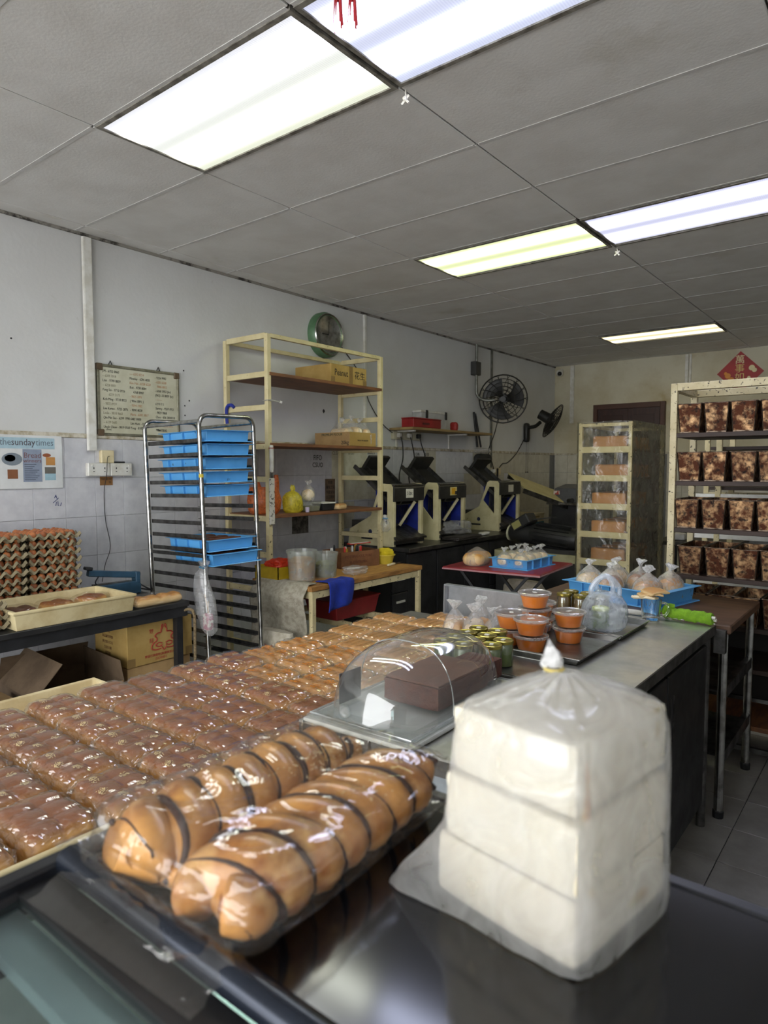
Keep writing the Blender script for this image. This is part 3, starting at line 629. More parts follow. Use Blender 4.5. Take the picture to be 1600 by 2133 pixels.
for i, k in enumerate((0, 1, 2, 3, 4, 8, 9)):
    dx = [0, 0, 0, .005, .01, .03, .075][i]
    lb = f'blue plastic tray {ords[i]} from the top in the steel rack' if 0 < i < 5 else ('blue plastic tray in the highest slot of the steel rack' if i == 0 else ('blue tray of brown buns sliding out low in the steel rack' if i == 5 else 'lowest blue tray sticking out of the steel rack'))
    rz_ = [0, 0, 0, .01, .02, .07, .1][i]
    t = plastic_tray('bread_tray', lb, (-3.33-.225+dx-.012+(.02 if i < 2 else 0), 2.45+DY/2, RZ[k]+.004), -rz_, .50, .36, .066, blue_s if i in (0, 2) else blue, 'tray', 'blue trays in the steel rack', ribs=3)
    if i >= 5:
        for q in range(3):
            b = thing('bun', ['dark bun at the back of', 'dark bun in the middle of', 'dark bun at the front of'][q]+(' the upper sliding blue tray' if i == 5 else ' the lowest blue tray'), 'bread', (-3.33-.225+dx-.14+q*.13, 2.45+DY/2, RZ[k]+.014), 0, 'buns in the rack trays')
            me = bun_mesh(.055, .13, .03, 1, 3, q+i, n=10); me.materials.append(dark_br); put('bread', me, b)
# clear bag knotted on the rack post
def bag_mesh(prof, seed, n=22, amp=.12, name='bag', flat=1.0, wr=7):
    """bag as stacked rings: (radius_x, radius_y, z)"""
    m = MB(); vs = []; fs = []
    for i, (rx, ry, z, *off) in enumerate(prof):
        ox, oy = off if off else (0, 0)
        for j in range(n):
            a = 2*PI*j/n; k = 1+amp*nz((math.cos(a)*1.3, math.sin(a)*1.3, z*9), 1, seed)+amp*.8*math.sin(a*wr+seed+z*20)*(.4+.6*abs(math.sin(i*1.7+seed)))*.5
            vs.append((ox+rx*k*math.cos(a), oy+ry*k*math.sin(a), z+amp*.05*nz((a, z, 0), 1, seed)))
    K = len(prof)
    fs = [(i*n+j, i*n+(j+1) % n, (i+1)*n+(j+1) % n, (i+1)*n+j) for i in range(K-1) for j in range(n)]
    fs.append(tuple(range(n))[::-1]); fs.append(tuple((K-1)*n+j for j in range(n)))
    return m.add(vs, fs)
bpy.context.view_layer.update()
LEAN = Matrix.Translation((-3.292, 2.478, .012)) @ Matrix.Rotation(R(-1.5), 4, Vector((-.62, .785, 0))) @ Matrix.Translation((3.33, -2.45, 0))
for o in [rk]+[o for o in bpy.data.objects if o.parent is None and o.get('group') in ('blue trays in the steel rack', 'buns in the rack trays')]:
    o.matrix_world = LEAN @ o.matrix_world
hb = thing('hanging_plastic_bag', 'clear plastic bag of rubbish tied to the steel rack post', 'bag', (-3.29, 2.44, .55))
bag_mesh([(.02, .015, 0, .05, 0), (.06, .03, .03, .04, 0), (.085, .04, .12, .02, 0), (.08, .04, .22, 0, 0), (.065, .035, .3, -.03, 0), (.05, .03, .36, -.03, 0), (.02, .02, .40, 0, 0), (.045, .03, .44, 0, 0)], 3, amp=.2).build('film', film_bag, hb, smooth=True)
MB().rbox(.03, .02, .05, .01, 4, None, (.03, .0, .08)).build('paper_scrap', M('scrap_pink', '#a06a78', .8, col2='#c9c3bb', scale=30, lo=.48, hi=.52), hb)
MB().cyl((.06, 0, .06), (0, .0, .24), .003, n=5).cyl((.02, 0, .04), (.02, .01, .2), .003, n=5).build('skewer', M('skewer_wood', '#a07d45', .7), hb)
MB().tube([(-.02, -.02, .405), (.02, -.018, .40), (.0, .02, .41), (-.02, -.02, .405)], .004, 6).build('blue_tie', M('blue_tie', '#2c6d8f', .5), hb)
# ---------------------------------------------------------------- cream shelf unit against the left wall
cream_fr = M('cream_paint', '#d2c69b', .5, col2='#c6b88b', scale=10, col3='#2b241c', scale3=40, lo3=.69, hi3=.72)
cream_wd = M('cream_paint_worn', '#cdbf94', .55, col2='#bcae84', scale=10, col3='#2b241c', scale3=42, lo3=.63, hi3=.66)
ply = M('plywood', '#7d5231', .6, col2='#64402a', scale=6, stretch=(6, 1, 6), bump=.05)
ply_l = M('worn_wood_top', '#a5773f', .55, col2='#7c5529', scale=7, stretch=(4, 1, 4), col3='#573a1e', scale3=5, lo3=.6, hi3=.72)
sh = thing('shelf_unit', 'tall cream painted metal shelf with wooden boards by the wall', 'shelf', (0, 0, 0))
SX0, SX1, SY0, SY1 = -4.165, -3.70, 3.325, 4.63
for i, (x, y) in enumerate(((SX0, SY0), (SX1, SY0), (SX0, SY1), (SX1, SY1))):
    MB().box(x-.018, x+.018, y-.018, y+.018, 1.05, 2.51).build('post', cream_fr, sh, bevel=.002)
    MB().box(x-.018, x+.018, y-.018, y+.018, 0, 1.05).build('post', cream_wd, sh, bevel=.002)
for x in (SX0, SX1): MB().box(x-.015, x+.015, SY0+.018, SY1-.018, 2.485, 2.515).build('top_rail', cream_fr, sh, bevel=.002)
for y, zs in ((SY0, (2.50, 2.225, 1.985, 1.70, 1.46, 1.17, .9, .63, .2)), (SY1, (2.50, 2.205, 1.97, 1.70, 1.455, 1.17, .94, .2))):
    for z in zs: MB().box(SX0+.018, SX1-.018, y-.012, y+.012, z-.02, z+.02).build('end_bar', cream_fr if z > 1.3 else cream_wd, sh, bevel=.002)
for z in (2.225, 1.715, 1.185):
    MB().box(SX0-.02, SX1+.022, SY0-.0, SY1+.0, z-.012, z+.012).build('shelf_board', ply, sh, bevel=.002)
pk = carton('peanut_carton', 'cardboard box marked Peanut on the top shelf', -4.14, -3.73, 4.03, 4.48, 2.238, 2.39, yel)
text('Peanut', .075, ink, pk, (.2065, -.10, .085), RT, sx=.8); text('花生', .07, ink, pk, (.2065, .135, .08), RT)
MB().box(.2052, .2058, .0, .045, 0, .152).build('tape', MATS['brown_tape'], pk)
ct = thing('bread_carton', 'low cardboard carton marked 20kg holding bagged buns', 'box', (-3.93, 4.43, 1.728))
for bb in ((-.2, .2, -.175, -.17, 0, .12), (-.2, .2, .17, .175, 0, .12), (-.2, -.195, -.17, .17, 0, .12), (.195, .2, -.17, .17, 0, .12), (-.2, .2, -.175, .175, 0, .004)): MB().box(*bb).build('panel', yel if bb[0] > 0 else card, ct)
text('20kg', .045, ink, ct, (.15, -.1765, .03), (R(90), 0, 0)); text('PREMIUM FLOUR', .032, M('green_print', '#2f3f2a', .7), ct, (.0, -.1765, .1), (R(90), 0, 0)); text('PACK OF BAKERY', .018, ink, ct, (.2012, 0, .05), RT)
knotm = film('bag_knot', (.95, .95, .95), .6, (.88, .88, .88), .2, .12, .4, 40)
def bagged(name, label, loc, r, h, seed, content=pale, cat='bread', group=None, rz=0, rx=None, knot=True, cs=.86, nb=1, fm=None):
    rx = rx or r; t = thing(name, label, cat, loc, rz, group)
    if nb == 1:
        me = bun_mesh(rx*cs, r*cs, h*.36, 1, 1, seed, n=8, r=.06); me.materials.append(content); put('bread', me, t)
    else:
        me = bun_mesh(rx*cs, r*cs, h*.36, nb, 1, seed, n=16, r=.04, depth=.015); me.materials.append(content); put('bread', me, t)
    prof = [(rx*.9, r*.9, .001), (rx, r, h*.12), (rx*1.02, r*1.02, h*.4), (rx*.92, r*.92, h*.62), (rx*.66, r*.66, h*.78), (rx*.34, r*.34, h*.91), (.009, .009, h)]
    bag_mesh(prof, seed, n=26, amp=.1, wr=11).build('bag_film', fm or film_bag, t, smooth=True)
    if knot: bag_mesh([(.008, .008, h-.004), (.008, .008, h+.004), (.02, .015, h+.016), (.03, .02, h+.026, .006, 0), (.026, .012, h+.029, .01, 0)], seed+1, n=14, amp=.45, wr=5).build('knot', knotm, t, smooth=True)
    return t
for i, (x, y, r) in enumerate(((-3.9, 4.345, .07), (-3.88, 4.45, .075), (-3.86, 4.54, .06))):
    bagged('bagged_buns', ['left', 'middle', 'right'][i]+' clear bag of pale buns in the 20kg carton', (x, y, 1.735), r*.72, .21+.02*(i == 1), 30+i, rx=.13, group='bags in the 20kg carton')
# knife in a paper sheath tied to the post, clip, hook
kn = thing('sheathed_knife', 'white handled knife in a scribbled paper sheath tied to the shelf post', 'knife', (-3.668, 3.325, 0))
MB().rbox(.011, .017, .1, .012, 6, None, (0, 0, 1.61)).build('handle', white_pl, kn, smooth=True)
MB().box(-.0115, .0115, -.0175, .0175, 1.685, 1.69).build('red_ring', ink_red, kn)
MB().box(-.003, .003, -.014, .014, 1.46, 1.52).build('blade', steel, kn)
MB().box(-.009, .009, -.022, .022, 1.13, 1.47).build('paper_sheath', M('scribbled_paper', '#c8c4b8', .7, col2='#55524a', scale=45, lo=.55, hi=.62), kn, bevel=.003)
cp = thing('cable_tie_clip', 'clear tie with a white tip wrapped around the shelf post', 'clip', (-3.70, 3.325, 2.03))
MB().tube([(-.025, -.025, 0), (.025, -.025, .003), (.03, .02, .004), (-.02, .025, .002)], .004, 6, closed=True).build('band', M('clear_grey', '#9a988f', .3), cp)
MB().cyl((.028, 0, .003), (.05, .07, -.006), .006, n=8).build('tail', MATS['clear_grey'], cp); MB().cyl((.05, .07, -.006), (.055, .085, -.008), .01, n=8).build('tip', white_pl, cp)
tag(MB().tube(bez([(-4.13, 3.30, 1.86), (-4.135, 3.295, 1.97), (-4.12, 3.295, 2.01), (-4.08, 3.295, 2.02), (-4.05, 3.30, 2.0)], 6), .013, 8).build('blue_hook', M('deep_blue', '#1f2f8f', .5), smooth=True), 'blue plastic hook hung over the end of the cream shelf', 'hook')
# things on the lowest board
def soft_bag(name, label, loc, prof, mat, seed, cat='bag', amp=.14, extra=None):
    t = thing(name, label, cat, loc); bag_mesh(prof, seed, n=26, amp=amp, wr=5).build('bag_film', mat, t, smooth=True)
    return t
orange_f = film('orange_film', (1, .55, .35), .75, (.75, .22, .06), .3, .08, .5, 30); yellow_f = film('yellow_film', (1, .95, .4), .75, (.85, .75, .08), .3, .08, .5, 30)
ob = soft_bag('orange_plastic_bag', 'bulky orange plastic bag on the lowest shelf board', (-3.86, 3.42, 1.199), [(.1, .1, 0), (.115, .125, .03), (.12, .13, .1), (.11, .12, .17), (.09, .1, .2)], orange_f, 2)
for y, h in ((-.06, .09), (.1, .1)): bag_mesh([(.03, .05, .17, 0, y), (.02, .03, .22, 0, y*1.2), (.008, .02, .19+h, 0, y*1.25)], 5, n=12, amp=.2).build('handle', orange_f, ob, smooth=True)
yb = soft_bag('yellow_plastic_bag', 'bright yellow tied plastic bag on the lowest shelf board', (-3.80, 3.66, 1.199), [(.05, .06, 0), (.07, .08, .02), (.075, .085, .08), (.07, .08, .12), (.045, .05, .15), (.015, .02, .165)], yellow_f, 4)
bag_mesh([(.01, .01, .16), (.02, .02, .185), (.012, .012, .21)], 6, n=10, amp=.3).build('knot', yellow_f, yb, smooth=True)
tub_film = film('clear_tub', (.93, .95, .93), .25, (.7, .72, .68), .1, .15, .1, 20)
cc = thing('clear_container', 'rectangular clear food container on the lowest shelf board', 'container', (-3.80, 3.83, 1.199)); MB().frustum(0, 0, 0, .075, .06, .07, .07, .085).build('tub', tub_film, cc, bevel=.004); MB().frustum(0, 0, .003, .04, .055, .065, .06, .075).build('contents', M('olive_food', '#6b6a45', .6), cc)
MB().box(-.074, .074, -.089, .089, .075, .081).build('lid', film('clear_lid', (.95, .95, .95), .3, (.8, .8, .8), .1, .2, .1, 20), cc, bevel=.002)
bl = bagged('bagged_loaf', 'clear bag with a pale bun lying on the clear container', (-3.80, 3.83, 1.281), .055, .13, 61, rx=.06, rz=0)
bk = thing('lunch_box', 'black bottomed takeaway box with a white lid on the shelf', 'container', (-3.79, 4.0, 1.199)); MB().frustum(0, 0, 0, .055, .055, .065, .062, .075).build('tub', black_m, bk, bevel=.004); MB().box(-.065, .065, -.078, .078, .055, .066).build('lid', white_pl, bk, bevel=.003)
wb2 = thing('wrapped_bun', 'small golden bun in film beside the black lunch box', 'bread', (-3.75, 4.15, 1.199), .2); me = bun_mesh(.04, .07, .025, 1, 1, 77, n=8); me.materials.append(golden); put('bread', me, wb2); me = wrap_mesh(.045, .08, .027, 78, n=8); me.materials.append(film_wrap); put('plastic_wrap', me, wb2)
tag(MB().lathe([(0, 0), (.015, 0), (.017, .035), (.012, .04), (0, .04)], (-3.71, 3.73, 1.199), 12).build('small_pot', M('lilac_plastic', '#c9bcd6', .4), smooth=True), 'tiny lilac pot at the front of the lowest shelf board', 'pot')
# notes on the wall behind the shelf
nt_ = thing('cardboard_note', 'tall brown cardboard note with rows of handwriting taped to tiles', 'note'); MB().box(XL+.014, XL+.018, 4.47, 4.60, 1.13, 1.445).build('card', card_d, nt_)
for k, s in enumerate(('時期', '陳先之見', '李慶家仙', '志昌勞四', '孫江共雄')): text(s, .034, ink, nt_, (XL+.019, 4.535, 1.41-k*.045), WALLROT, sx=.85)
tw = thing('tile_writing', 'marker letters FIFO CSUO written on the wall tiles', 'writing'); text('FIFO', .065, ink, tw, (XL+.0145, 4.375, 1.635), WALLROT, sx=.85); text('CSUO', .06, ink, tw, (XL+.0145, 4.375, 1.57), WALLROT, sx=.85)
tw2 = thing('tile_writing', 'faint marker word CLEAN in on the painted patch', 'writing'); text('CLEAN', .05, ink_faint, tw2, (XL+.0155, 4.63, 1.68), WALLROT, sx=.8); text('in on', .05, ink_faint, tw2, (XL+.0155, 4.83, 1.685), WALLROT, sx=.8)
np_ = thing('price_paper', 'white paper list stuck on tiles behind the first slicer', 'paper'); wplate(5.07, 5.33, 1.36, 1.72, M('list_paper', '#cfcfca', .7, scale=8), 'sheet', np_)
for k, s in enumerate(('BRANCH', '佳', '山', '金', '白')): text(s, .035, ink, np_, (XL+.0165, 5.13, 1.69-k*.06), WALLROT, sx=.8)
text('Side', .035, ink, np_, (XL+.0165, 5.26, 1.69), WALLROT); text('(2)', .035, ink, np_, (XL+.0165, 5.28, 1.63), WALLROT)
for y, s in ((5.92, '白梅'), (6.1, '金發')): 
    q = thing('tile_writing', 'small black characters on a tile, '+('nearer' if y < 6 else 'farther')+' of two under the wall shelf', 'writing'); text(s, .04, ink, q, (XL+.0145, y, 1.69), WALLROT)
# ---------------------------------------------------------------- wooden work table in front of the shelf
wk = thing('work_table', 'wooden topped work table with a peeling cream metal frame', 'table', (0, 0, 0))
TX0, TX1, TY0, TY1, TZ = -3.67, -3.08, 3.13, 4.40, .76
MB().box(TX0, TX1, TY0, TY1, TZ-.035, TZ).build('top', ply_l, wk, bevel=.004)
MB().box(TX0+.05, TX1-.03, TY0+.3, TY1-.06, TZ, TZ+.002).build('cutting_surface', M('cut_board', '#b38648', .6, col2='#9b7036', scale=8, stretch=(5, 1, 1)), wk)
for y in (TY0+.03, TY1-.03):
    MB().box(TX1-.04, TX1-.005, y-.018, y+.018, 0, TZ-.035).build('leg', cream_wd, wk, bevel=.002); MB().box(TX0, TX0+.035, y-.018, y+.018, 0, TZ-.035).build('leg', cream_wd, wk, bevel=.002)
    MB().box(TX0+.035, TX1-.04, y-.015, y+.015, .2, .235).build('cross_bar', cream_wd, wk)
    MB().box(TX0+.035, TX1-.04, y-.015, y+.015, TZ-.085, TZ-.04).build('apron', cream_wd, wk)
MB().box(TX1-.035, TX1-.01, TY0+.05, TY1-.05, TZ-.085, TZ-.04).build('apron', cream_wd, wk); MB().box(TX0+.01, TX0+.035, TY0+.05, TY1-.05, .44, .48).build('back_bar', cream_wd, wk)
MB().box(TX1-.035, TX1-.01, TY0+.05, TY1-.05, .2, .235).build('front_bar', cream_wd, wk)
def tub(name, label, x, y, z, r, h, content, fill, cat='tub', lid=False):
    t = thing(name, label, cat, (x, y, z))
    MB().lathe([(0, .001), (r*.86, .001), (r*.98, h*.9), (r*1.04, h*.9), (r*1.04, h), (r*.96, h), (r*.84, .006), (0, .006)], n=26).build('tub', tub_film, t, smooth=True)
    MB().lathe([(0, .008), (r*.83, .008), (r*.9, h*fill*.9), (r*.6, h*fill*1.05), (0, h*fill)], n=22).build('contents', content, t, smooth=True)
    return t
tub('round_tub', 'big round clear tub half full of peanut paste', -3.32, 3.28, TZ, .105, .215, M('peanut_paste', '#b98a55', .7, col2='#a0744a', scale=14), .72)
tub('round_tub', 'round clear tub of greenish filling beside the peanut tub', -3.30, 3.50, TZ, .088, .18, M('green_filling', '#7d7a3e', .6, col2='#5c5a2c', scale=12), .6)
tb = thing('tool_carton', 'worn cardboard box full of kitchen tools and clips on the table', 'box', (-3.53, 4.04, TZ), R(-12))
hx, hy, h = .13, .19, .13
for bb in ((-hx, hx, -hy, -hy+.005, 0, h), (-hx, hx, hy-.005, hy, 0, h), (-hx, -hx+.005, -hy+.005, hy-.005, 0, h), (hx-.005, hx, -hy+.005, hy-.005, 0, h), (-hx, hx, -hy, hy, 0, .004)): MB().box(*bb).build('panel', M('worn_card', '#7d5434', .85, col2='#694529', scale=8), tb)
text('POTTING CULTURE', .03, M('dull_red_print', '#5d2f22', .8), tb, (hx+.001, -.02, .09), RT); text('FLOWER MIX', .03, MATS['dull_red_print'], tb, (hx+.001, -.02, .045), RT)
TC = [('#d8d6d0', 'white'), ('#b8281e', 'red'), ('#1c1b1b', 'black'), ('#c9a23c', 'yellow'), ('#b9b9b4', 'silver')]
for i in range(11):
    cx, cy = random.uniform(-.1, .1), -.16+.031*i; col, cn = TC[i % 5]; L_ = random.uniform(.12, .17)
    pos = ['first', 'second', 'third', 'fourth', 'fifth', 'sixth', 'seventh', 'eighth', 'ninth', 'tenth', 'last'][i]
    t = thing('kitchen_tool', f'{cn} handled tool, {pos} from the near end of the tool box', 'tool', tuple(tb.matrix_basis @ Vector((cx, cy, .005))), random.uniform(-1, 1), 'tools in the cardboard box')
    MB().cyl((0, 0, 0), (.0, .004, L_*.65), .005, n=7).build('shaft', steel, t); a = random.uniform(-.04, .04)
    MB().rbox(.009, .013, .03, .008, 4, None, (0, .004+a*.2, L_*.65+.028)).build('handle', M('tool_'+cn, col, .45), t, smooth=True)
fb = thing('flat_strip_tool', 'red and white flat strip lying across the top of the tool box', 'tool', (-3.47, 4.07, TZ+.178), R(-8)); MB().box(-.02, .02, -.11, .11, 0, .008).build('strip', MATS['tool_red'], fb, bevel=.002); MB().box(-.012, .0205, -.09, .09, .0075, .0095).build('white_face', white_pl, fb)
yel_m = M('yellow_plastic', '#d3bf45', .45, col2='#c4ae38', scale=8); yel_c = M('yellow_cloth', '#d8c21c', .9, col2='#c0a810', scale=12, bump=.3, bscale=60)
bo = thing('yellow_bowl', 'yellow plastic bowl at the far end of the work table', 'bowl', (-3.38, 4.29, TZ)); MB().lathe([(0, 0), (.06, 0), (.078, .07), (.088, .072), (.088, .078), (.076, .078), (.058, .006), (0, .006)], n=24).build('bowl', yel_m, bo, smooth=True)
tag(MB().rbox(.062, .062, .042, .04, 8, lambda p, q: Vector(p)*(1+.22*nz(q, 2.2, 4)) + Vector((0, 0, .02)), (-3.38, 4.29, TZ+.065)).build('yellow_cloth', yel_c, smooth='all'), 'crumpled bright yellow cloth stuffed in the yellow bowl', 'cloth')
def knife(name, label, x, y, z, rz, L_, hmat, bl=.16):
    t = thing(name, label, 'knife', (x, y, z), rz); MB().rbox(L_/2, .011, .009, .008, 5, None, (0, 0, .009)).build('handle', hmat, t, smooth=True)
    MB().prism([(L_/2, -.012), (L_/2+bl, -.012), (L_/2+bl-.03, .012), (L_/2, .012)], 'z', .007, .0095).build('blade', steel, t); return t
knife('kitchen_knife', 'cream handled knife lying near the yellow bowl', -3.26, 4.22, TZ+.003, R(100), .12, M('cream_handle', '#d9cfae', .4), .14)
knife('peeler', 'white and red handled peeler lying before the tool box', -3.36, 3.87, TZ+.003, R(70), .12, white_pl, .05)
cl = tag(MB().rbox(.06, .09, .03, .03, 8, lambda p, q: Vector(p)*(1+.35*nz(q, 2.5, 9)), (-3.21, 3.72, TZ+.03)).build('plastic_scrap', film_bag, smooth=True), 'crumpled clear plastic bag lying on the work table', 'bag')
def drape(name, label, mat, fn, nu=22, nv=16, cat='cloth', th=.004):
    m = MB().grid(fn, nu, nv); me = m.mesh(name, 'all'); me.materials.append(mat); o = put(name, me); md = o.modifiers.new('thick', 'SOLIDIFY'); md.thickness = th; md.offset = 1
    return tag(o, label, cat)
def bluecloth(u, v):   # v: 0 on the table, 1 hanging end
    s = v*.30; y = 3.27+u*.26+.02*math.sin(v*3); x = TX1-.10+min(s, .105); z = TZ+.006
    if s > .105: x = TX1+.008+.012*math.sin(u*9+v*2)*v; z = TZ+.002-(s-.105)*(1-.15*u)
    return (x, y, z+.003*math.sin(u*14+v*6))
drape('blue_cloth', 'royal blue cloth hanging over the front of the work table', M('royal_blue_cloth', '#16309a', .9, col2='#122880', scale=20, bump=.3, bscale=200), bluecloth)
cr = thing('yellow_crate', 'yellow plastic crate on the near end of the work table', 'crate', (-3.58, 3.2, TZ), 0)
for bb in ((-.07, .17, -.06, -.054, 0, .095), (-.07, .17, .12, .126, 0, .095), (-.07, -.064, -.06, .126, 0, .095), (.164, .17, -.06, .126, 0, .095), (-.07, .17, -.06, .126, 0, .005)): MB().box(*bb).build('panel', M('crate_yellow', '#b89a1c', .45, col2='#9c8114', scale=6), cr)
tag(MB().rbox(.075, .08, .035, .03, 8, lambda p, q: Vector(p)*(1+.3*nz(q, 2, 3)), (-3.5, 3.235, TZ+.105)).build('red_plastic_bag', film('red_film', (1, .3, .2), .8, (.75, .07, .03), .3, .06, .4, 30), smooth=True), 'red plastic bag heaped in the yellow crate', 'bag')
tag(MB().rbox(.05, .07, .04, .02, 6, lambda p, q: Vector(p)*(1+.15*nz(q, 3, 6)), (-3.98, 3.72, 1.10-.08)).build('brown_parcel', M('brown_parcel', '#8a6547', .8, col2='#5f432d', scale=30), smooth=True), 'brown paper parcel behind the round tubs', 'parcel') if False else None
bp_ = thing('brown_parcel', 'stack of brown wrapped sheets behind the peanut tub', 'parcel', (-3.60, 3.42, TZ))
for k in range(6): MB().box(-.05, .05, -.06, .06, .012*k+.0, .012*k+.009).build('sheet', M('brown_parcel', '#7d5b41', .7, col2='#553c29', scale=25), bp_, bevel=.002, rot=(0, 0, .08*(k % 3)))
# sackcloth hung over the end, red basin below
def sack(u, v):
    y0 = TY0-.012; x = -3.62+u*.50+.03*math.sin(v*4)*(u-.5); z = TZ+.004-v*.62*(1-.12*math.sin(u*3.1))
    y = y0-.02-.035*math.sin(u*11+v*3)*v-.03*math.sin(v*9)*(1-abs(u-.5)); 
    if v < .12: y = y0+.10-v*.95; z = TZ+.006
    return (x, y, z+.01*math.sin(u*7)*v)
drape('sackcloth', 'rough grey sackcloth hanging over the end of the work table', M('sackcloth', '#a9a291', .95, col2='#8f8877', scale=30, bump=.6, bscale=220), sack, 30, 26, 'sackcloth', .006)
sc = thing('flour_sack', 'printed white flour sack standing below the sackcloth', 'sack', (-3.3, 3.02, 0)); bag_mesh([(.16, .07, 0), (.18, .08, .05), (.17, .075, .2), (.16, .06, .38), (.15, .035, .46)], 9, n=24, amp=.06).build('bag', M('sack_white', '#b8b1a0', .9, col2='#a39b88', scale=25, bump=.3, bscale=200), sc, smooth=True)
text('PRAI', .075, M('sack_red', '#7c2226', .8), sc, (0.02, -.095, .36), (R(90), 0, R(8)))
rb = thing('red_basin', 'red plastic basin on the lower bars of the work table', 'basin', (-3.36, 3.75, .44)); MB().frustum(0, 0, 0, .14, .14, .22, .16, .25).build('basin', M('red_plastic', '#8f1f22', .45, col2='#7a181b', scale=6), rb, bevel=.006)
MB().box(-.165, .165, -.255, .255, .13, .142).build('rim', MATS['red_plastic'], rb, bevel=.003)
MB().box(TX0+.035, TX1-.04, 3.55, 3.58, .40, .44).build('basin_rest', cream_wd, wk); MB().box(TX0+.035, TX1-.04, 3.92, 3.95, .40, .44).build('basin_rest', cream_wd, wk)
# ---------------------------------------------------------------- clock
ck = thing('wall_clock', 'round green rimmed wall clock with silver dial', 'clock', (XL, 4.47, 2.735))
MB().lathe([(0, 0), (.2, 0), (.2, .05), (.185, .075), (.165, .08), (.16, .062), (0, .062)], n=40, axis='x').build('case', M('clock_green', '#5b7d5c', .4, col2='#4a6b4c', scale=8), ck, smooth=True)
MB().lathe([(.158, .063), (.185, .077), (.18, .088), (.155, .068)], n=40, axis='x').build('chrome_ring', steel, ck, smooth=True)
MB().lathe([(0, .0625), (.155, .0625), (.155, .064), (0, .064)], n=40, axis='x').build('dial', M('clock_dial', '#8f9590', .4, col2='#7c827d', scale=5), ck)
for k in range(12):
    a = k*PI/6; MB().bar((.0655, math.sin(a)*.11, math.cos(a)*.11), (.0655, math.sin(a)*.135, math.cos(a)*.135), .002, .008).build('hour_mark', ink, ck)
for a, l, w_ in ((PI*1.5, .08, .009), (0.05, .115, .006)): MB().bar((.068, 0, 0), (.068, math.sin(a)*l, math.cos(a)*l), .002, w_).build('clock_hand', ink, ck)
tag(MB().tube(bez([(XL+.01, 4.6, 2.75), (XL+.012, 5.0, 2.42), (XL+.012, 5.1, 2.2), (XL+.012, 5.3, 2.0), (XL+.02, 5.48, 1.9)]), .004, 6).build('wall_cable', wire_m, smooth=True), 'thin black cable slanting down the wall from the clock', 'cable')
for z in (2.53, 2.06): tag(MB().prism([(0, -.02), (.015, 0), (0, .02), (-.015, 0)], 'x', XL, XL+.004).build('wall_hook', black_m, loc=(0, 4.47, z)), 'small black diamond hook '+('just under the clock' if z > 2.3 else 'on the bare wall above the middle shelf'), 'hook')
# ---------------------------------------------------------------- dark cabinets along the wall
from mathutils.geometry import tessellate_polygon
cab_m = M('cabinet_dark', '#39393b', .38, .5, col2='#2c2c2e', scale=5, rough2=.5)
ctop_m = M('counter_steel', '#5a5957', .35, .8, col2='#3f3e3c', scale=7)
def cabinet(label, y0, y1, x0=-4.21, x1=-3.44, h=.805, doors=1, drawers=0):
    t = thing('base_cabinet', label, 'cabinet', (0, 0, 0), 0, 'dark base cabinets')
    MB().box(x0, x1, y0, y1, .08, h).build('body', M('cabinet_body', '#2b2b2c', .5, .3), t); MB().box(x0+.05, x1-.05, y0+.01, y1-.01, 0, .08).build('plinth', black_m, t)
    n = max(doors, 1); wd = (y1-y0)/n
    if drawers:
        for k in range(drawers):
            z0 = .1+k*(h-.12)/drawers; d = MB().box(x1, x1+.018, y0+.008, y1-.008, z0, z0+(h-.12)/drawers-.01).build('drawer', cab_m, t, bevel=.003)
            MB().box(x1+.018, x1+.026, (y0+y1)/2-.06, (y0+y1)/2+.06, z0+.1, z0+.118).build('handle', white_pl, d)
    else:
        for k in range(n):
            d = MB().box(x1, x1+.018, y0+k*wd+.008, y0+(k+1)*wd-.008, .1, h-.015).build('door', cab_m, t, bevel=.003)
            MB().box(x1+.0175, x1+.0195, y0+k*wd+.03, y0+(k+1)*wd-.03, .13, h-.05).build('door_panel', cab_m, d, bevel=.001)
    return t
cabinet('dark base cabinet hidden behind the work table', 4.66, 5.12); cabinet('dark base cabinet with one door below the first slicer', 5.125, 5.60); cabinet('dark base cabinet below the second slicer', 5.605, 6.1)
cabinet('dark drawer unit with white handles behind the red table', 6.105, 6.55, drawers=3); cabinet('dark base cabinet below the third slicer', 6.555, 7.2)
cabinet('low dark drawer unit with white handles behind the work table', 4.42, 4.65, x0=-3.66, x1=-3.42, h=.7, drawers=3)
tag(MB().box(-4.21, -3.40, 4.66, 7.3, .807, .845).build('counter_top', ctop_m, bevel=.004), 'long dark steel counter top under the bread slicers', 'counter')
# ---------------------------------------------------------------- bread slicers
def holed(m, outer, inner, axis, a, b):
    pts = outer+inner; tri = tessellate_polygon([[Vector((p[0], p[1], 0)) for p in outer], [Vector((p[0], p[1], 0)) for p in inner]]); n = len(pts)
    P = lambda u, v, w_: {'x': (w_, u, v), 'y': (u, w_, v)}[axis]
    vs = [P(u, v, a) for u, v in pts]+[P(u, v, b) for u, v in pts]; fs = [tuple(t) for t in tri]+[tuple(i+n for i in t[::-1]) for t in tri]
    for s, e in ((0, len(outer)), (len(outer), n)):
        k = e-s; fs += [(s+i, s+(i+1) % k, n+s+(i+1) % k, n+s+i) for i in range(k)]
    return m.add(vs, fs)
sl_cream = M('slicer_cream', '#c3bb95', .45, col2='#b0a67e', scale=7, col3='#4d4231', scale3=14, lo3=.68, hi3=.74); sl_dark = M('slicer_dark', '#3a3936', .4, .4, col2='#2b2a28', scale=8); sl_blue = M('slicer_blue', '#1b2a86', .5, col2='#16226d', scale=8)
SIDE = [(0, 0), (0, .12), (.0, .53), (-.02, .555), (-.12, .56), (-.15, .54), (-.25, .27), (-.5, .14), (-.52, 0)]; HOLE = [(-.06, .49), (-.125, .49), (-.2, .34), (-.06, .19)]
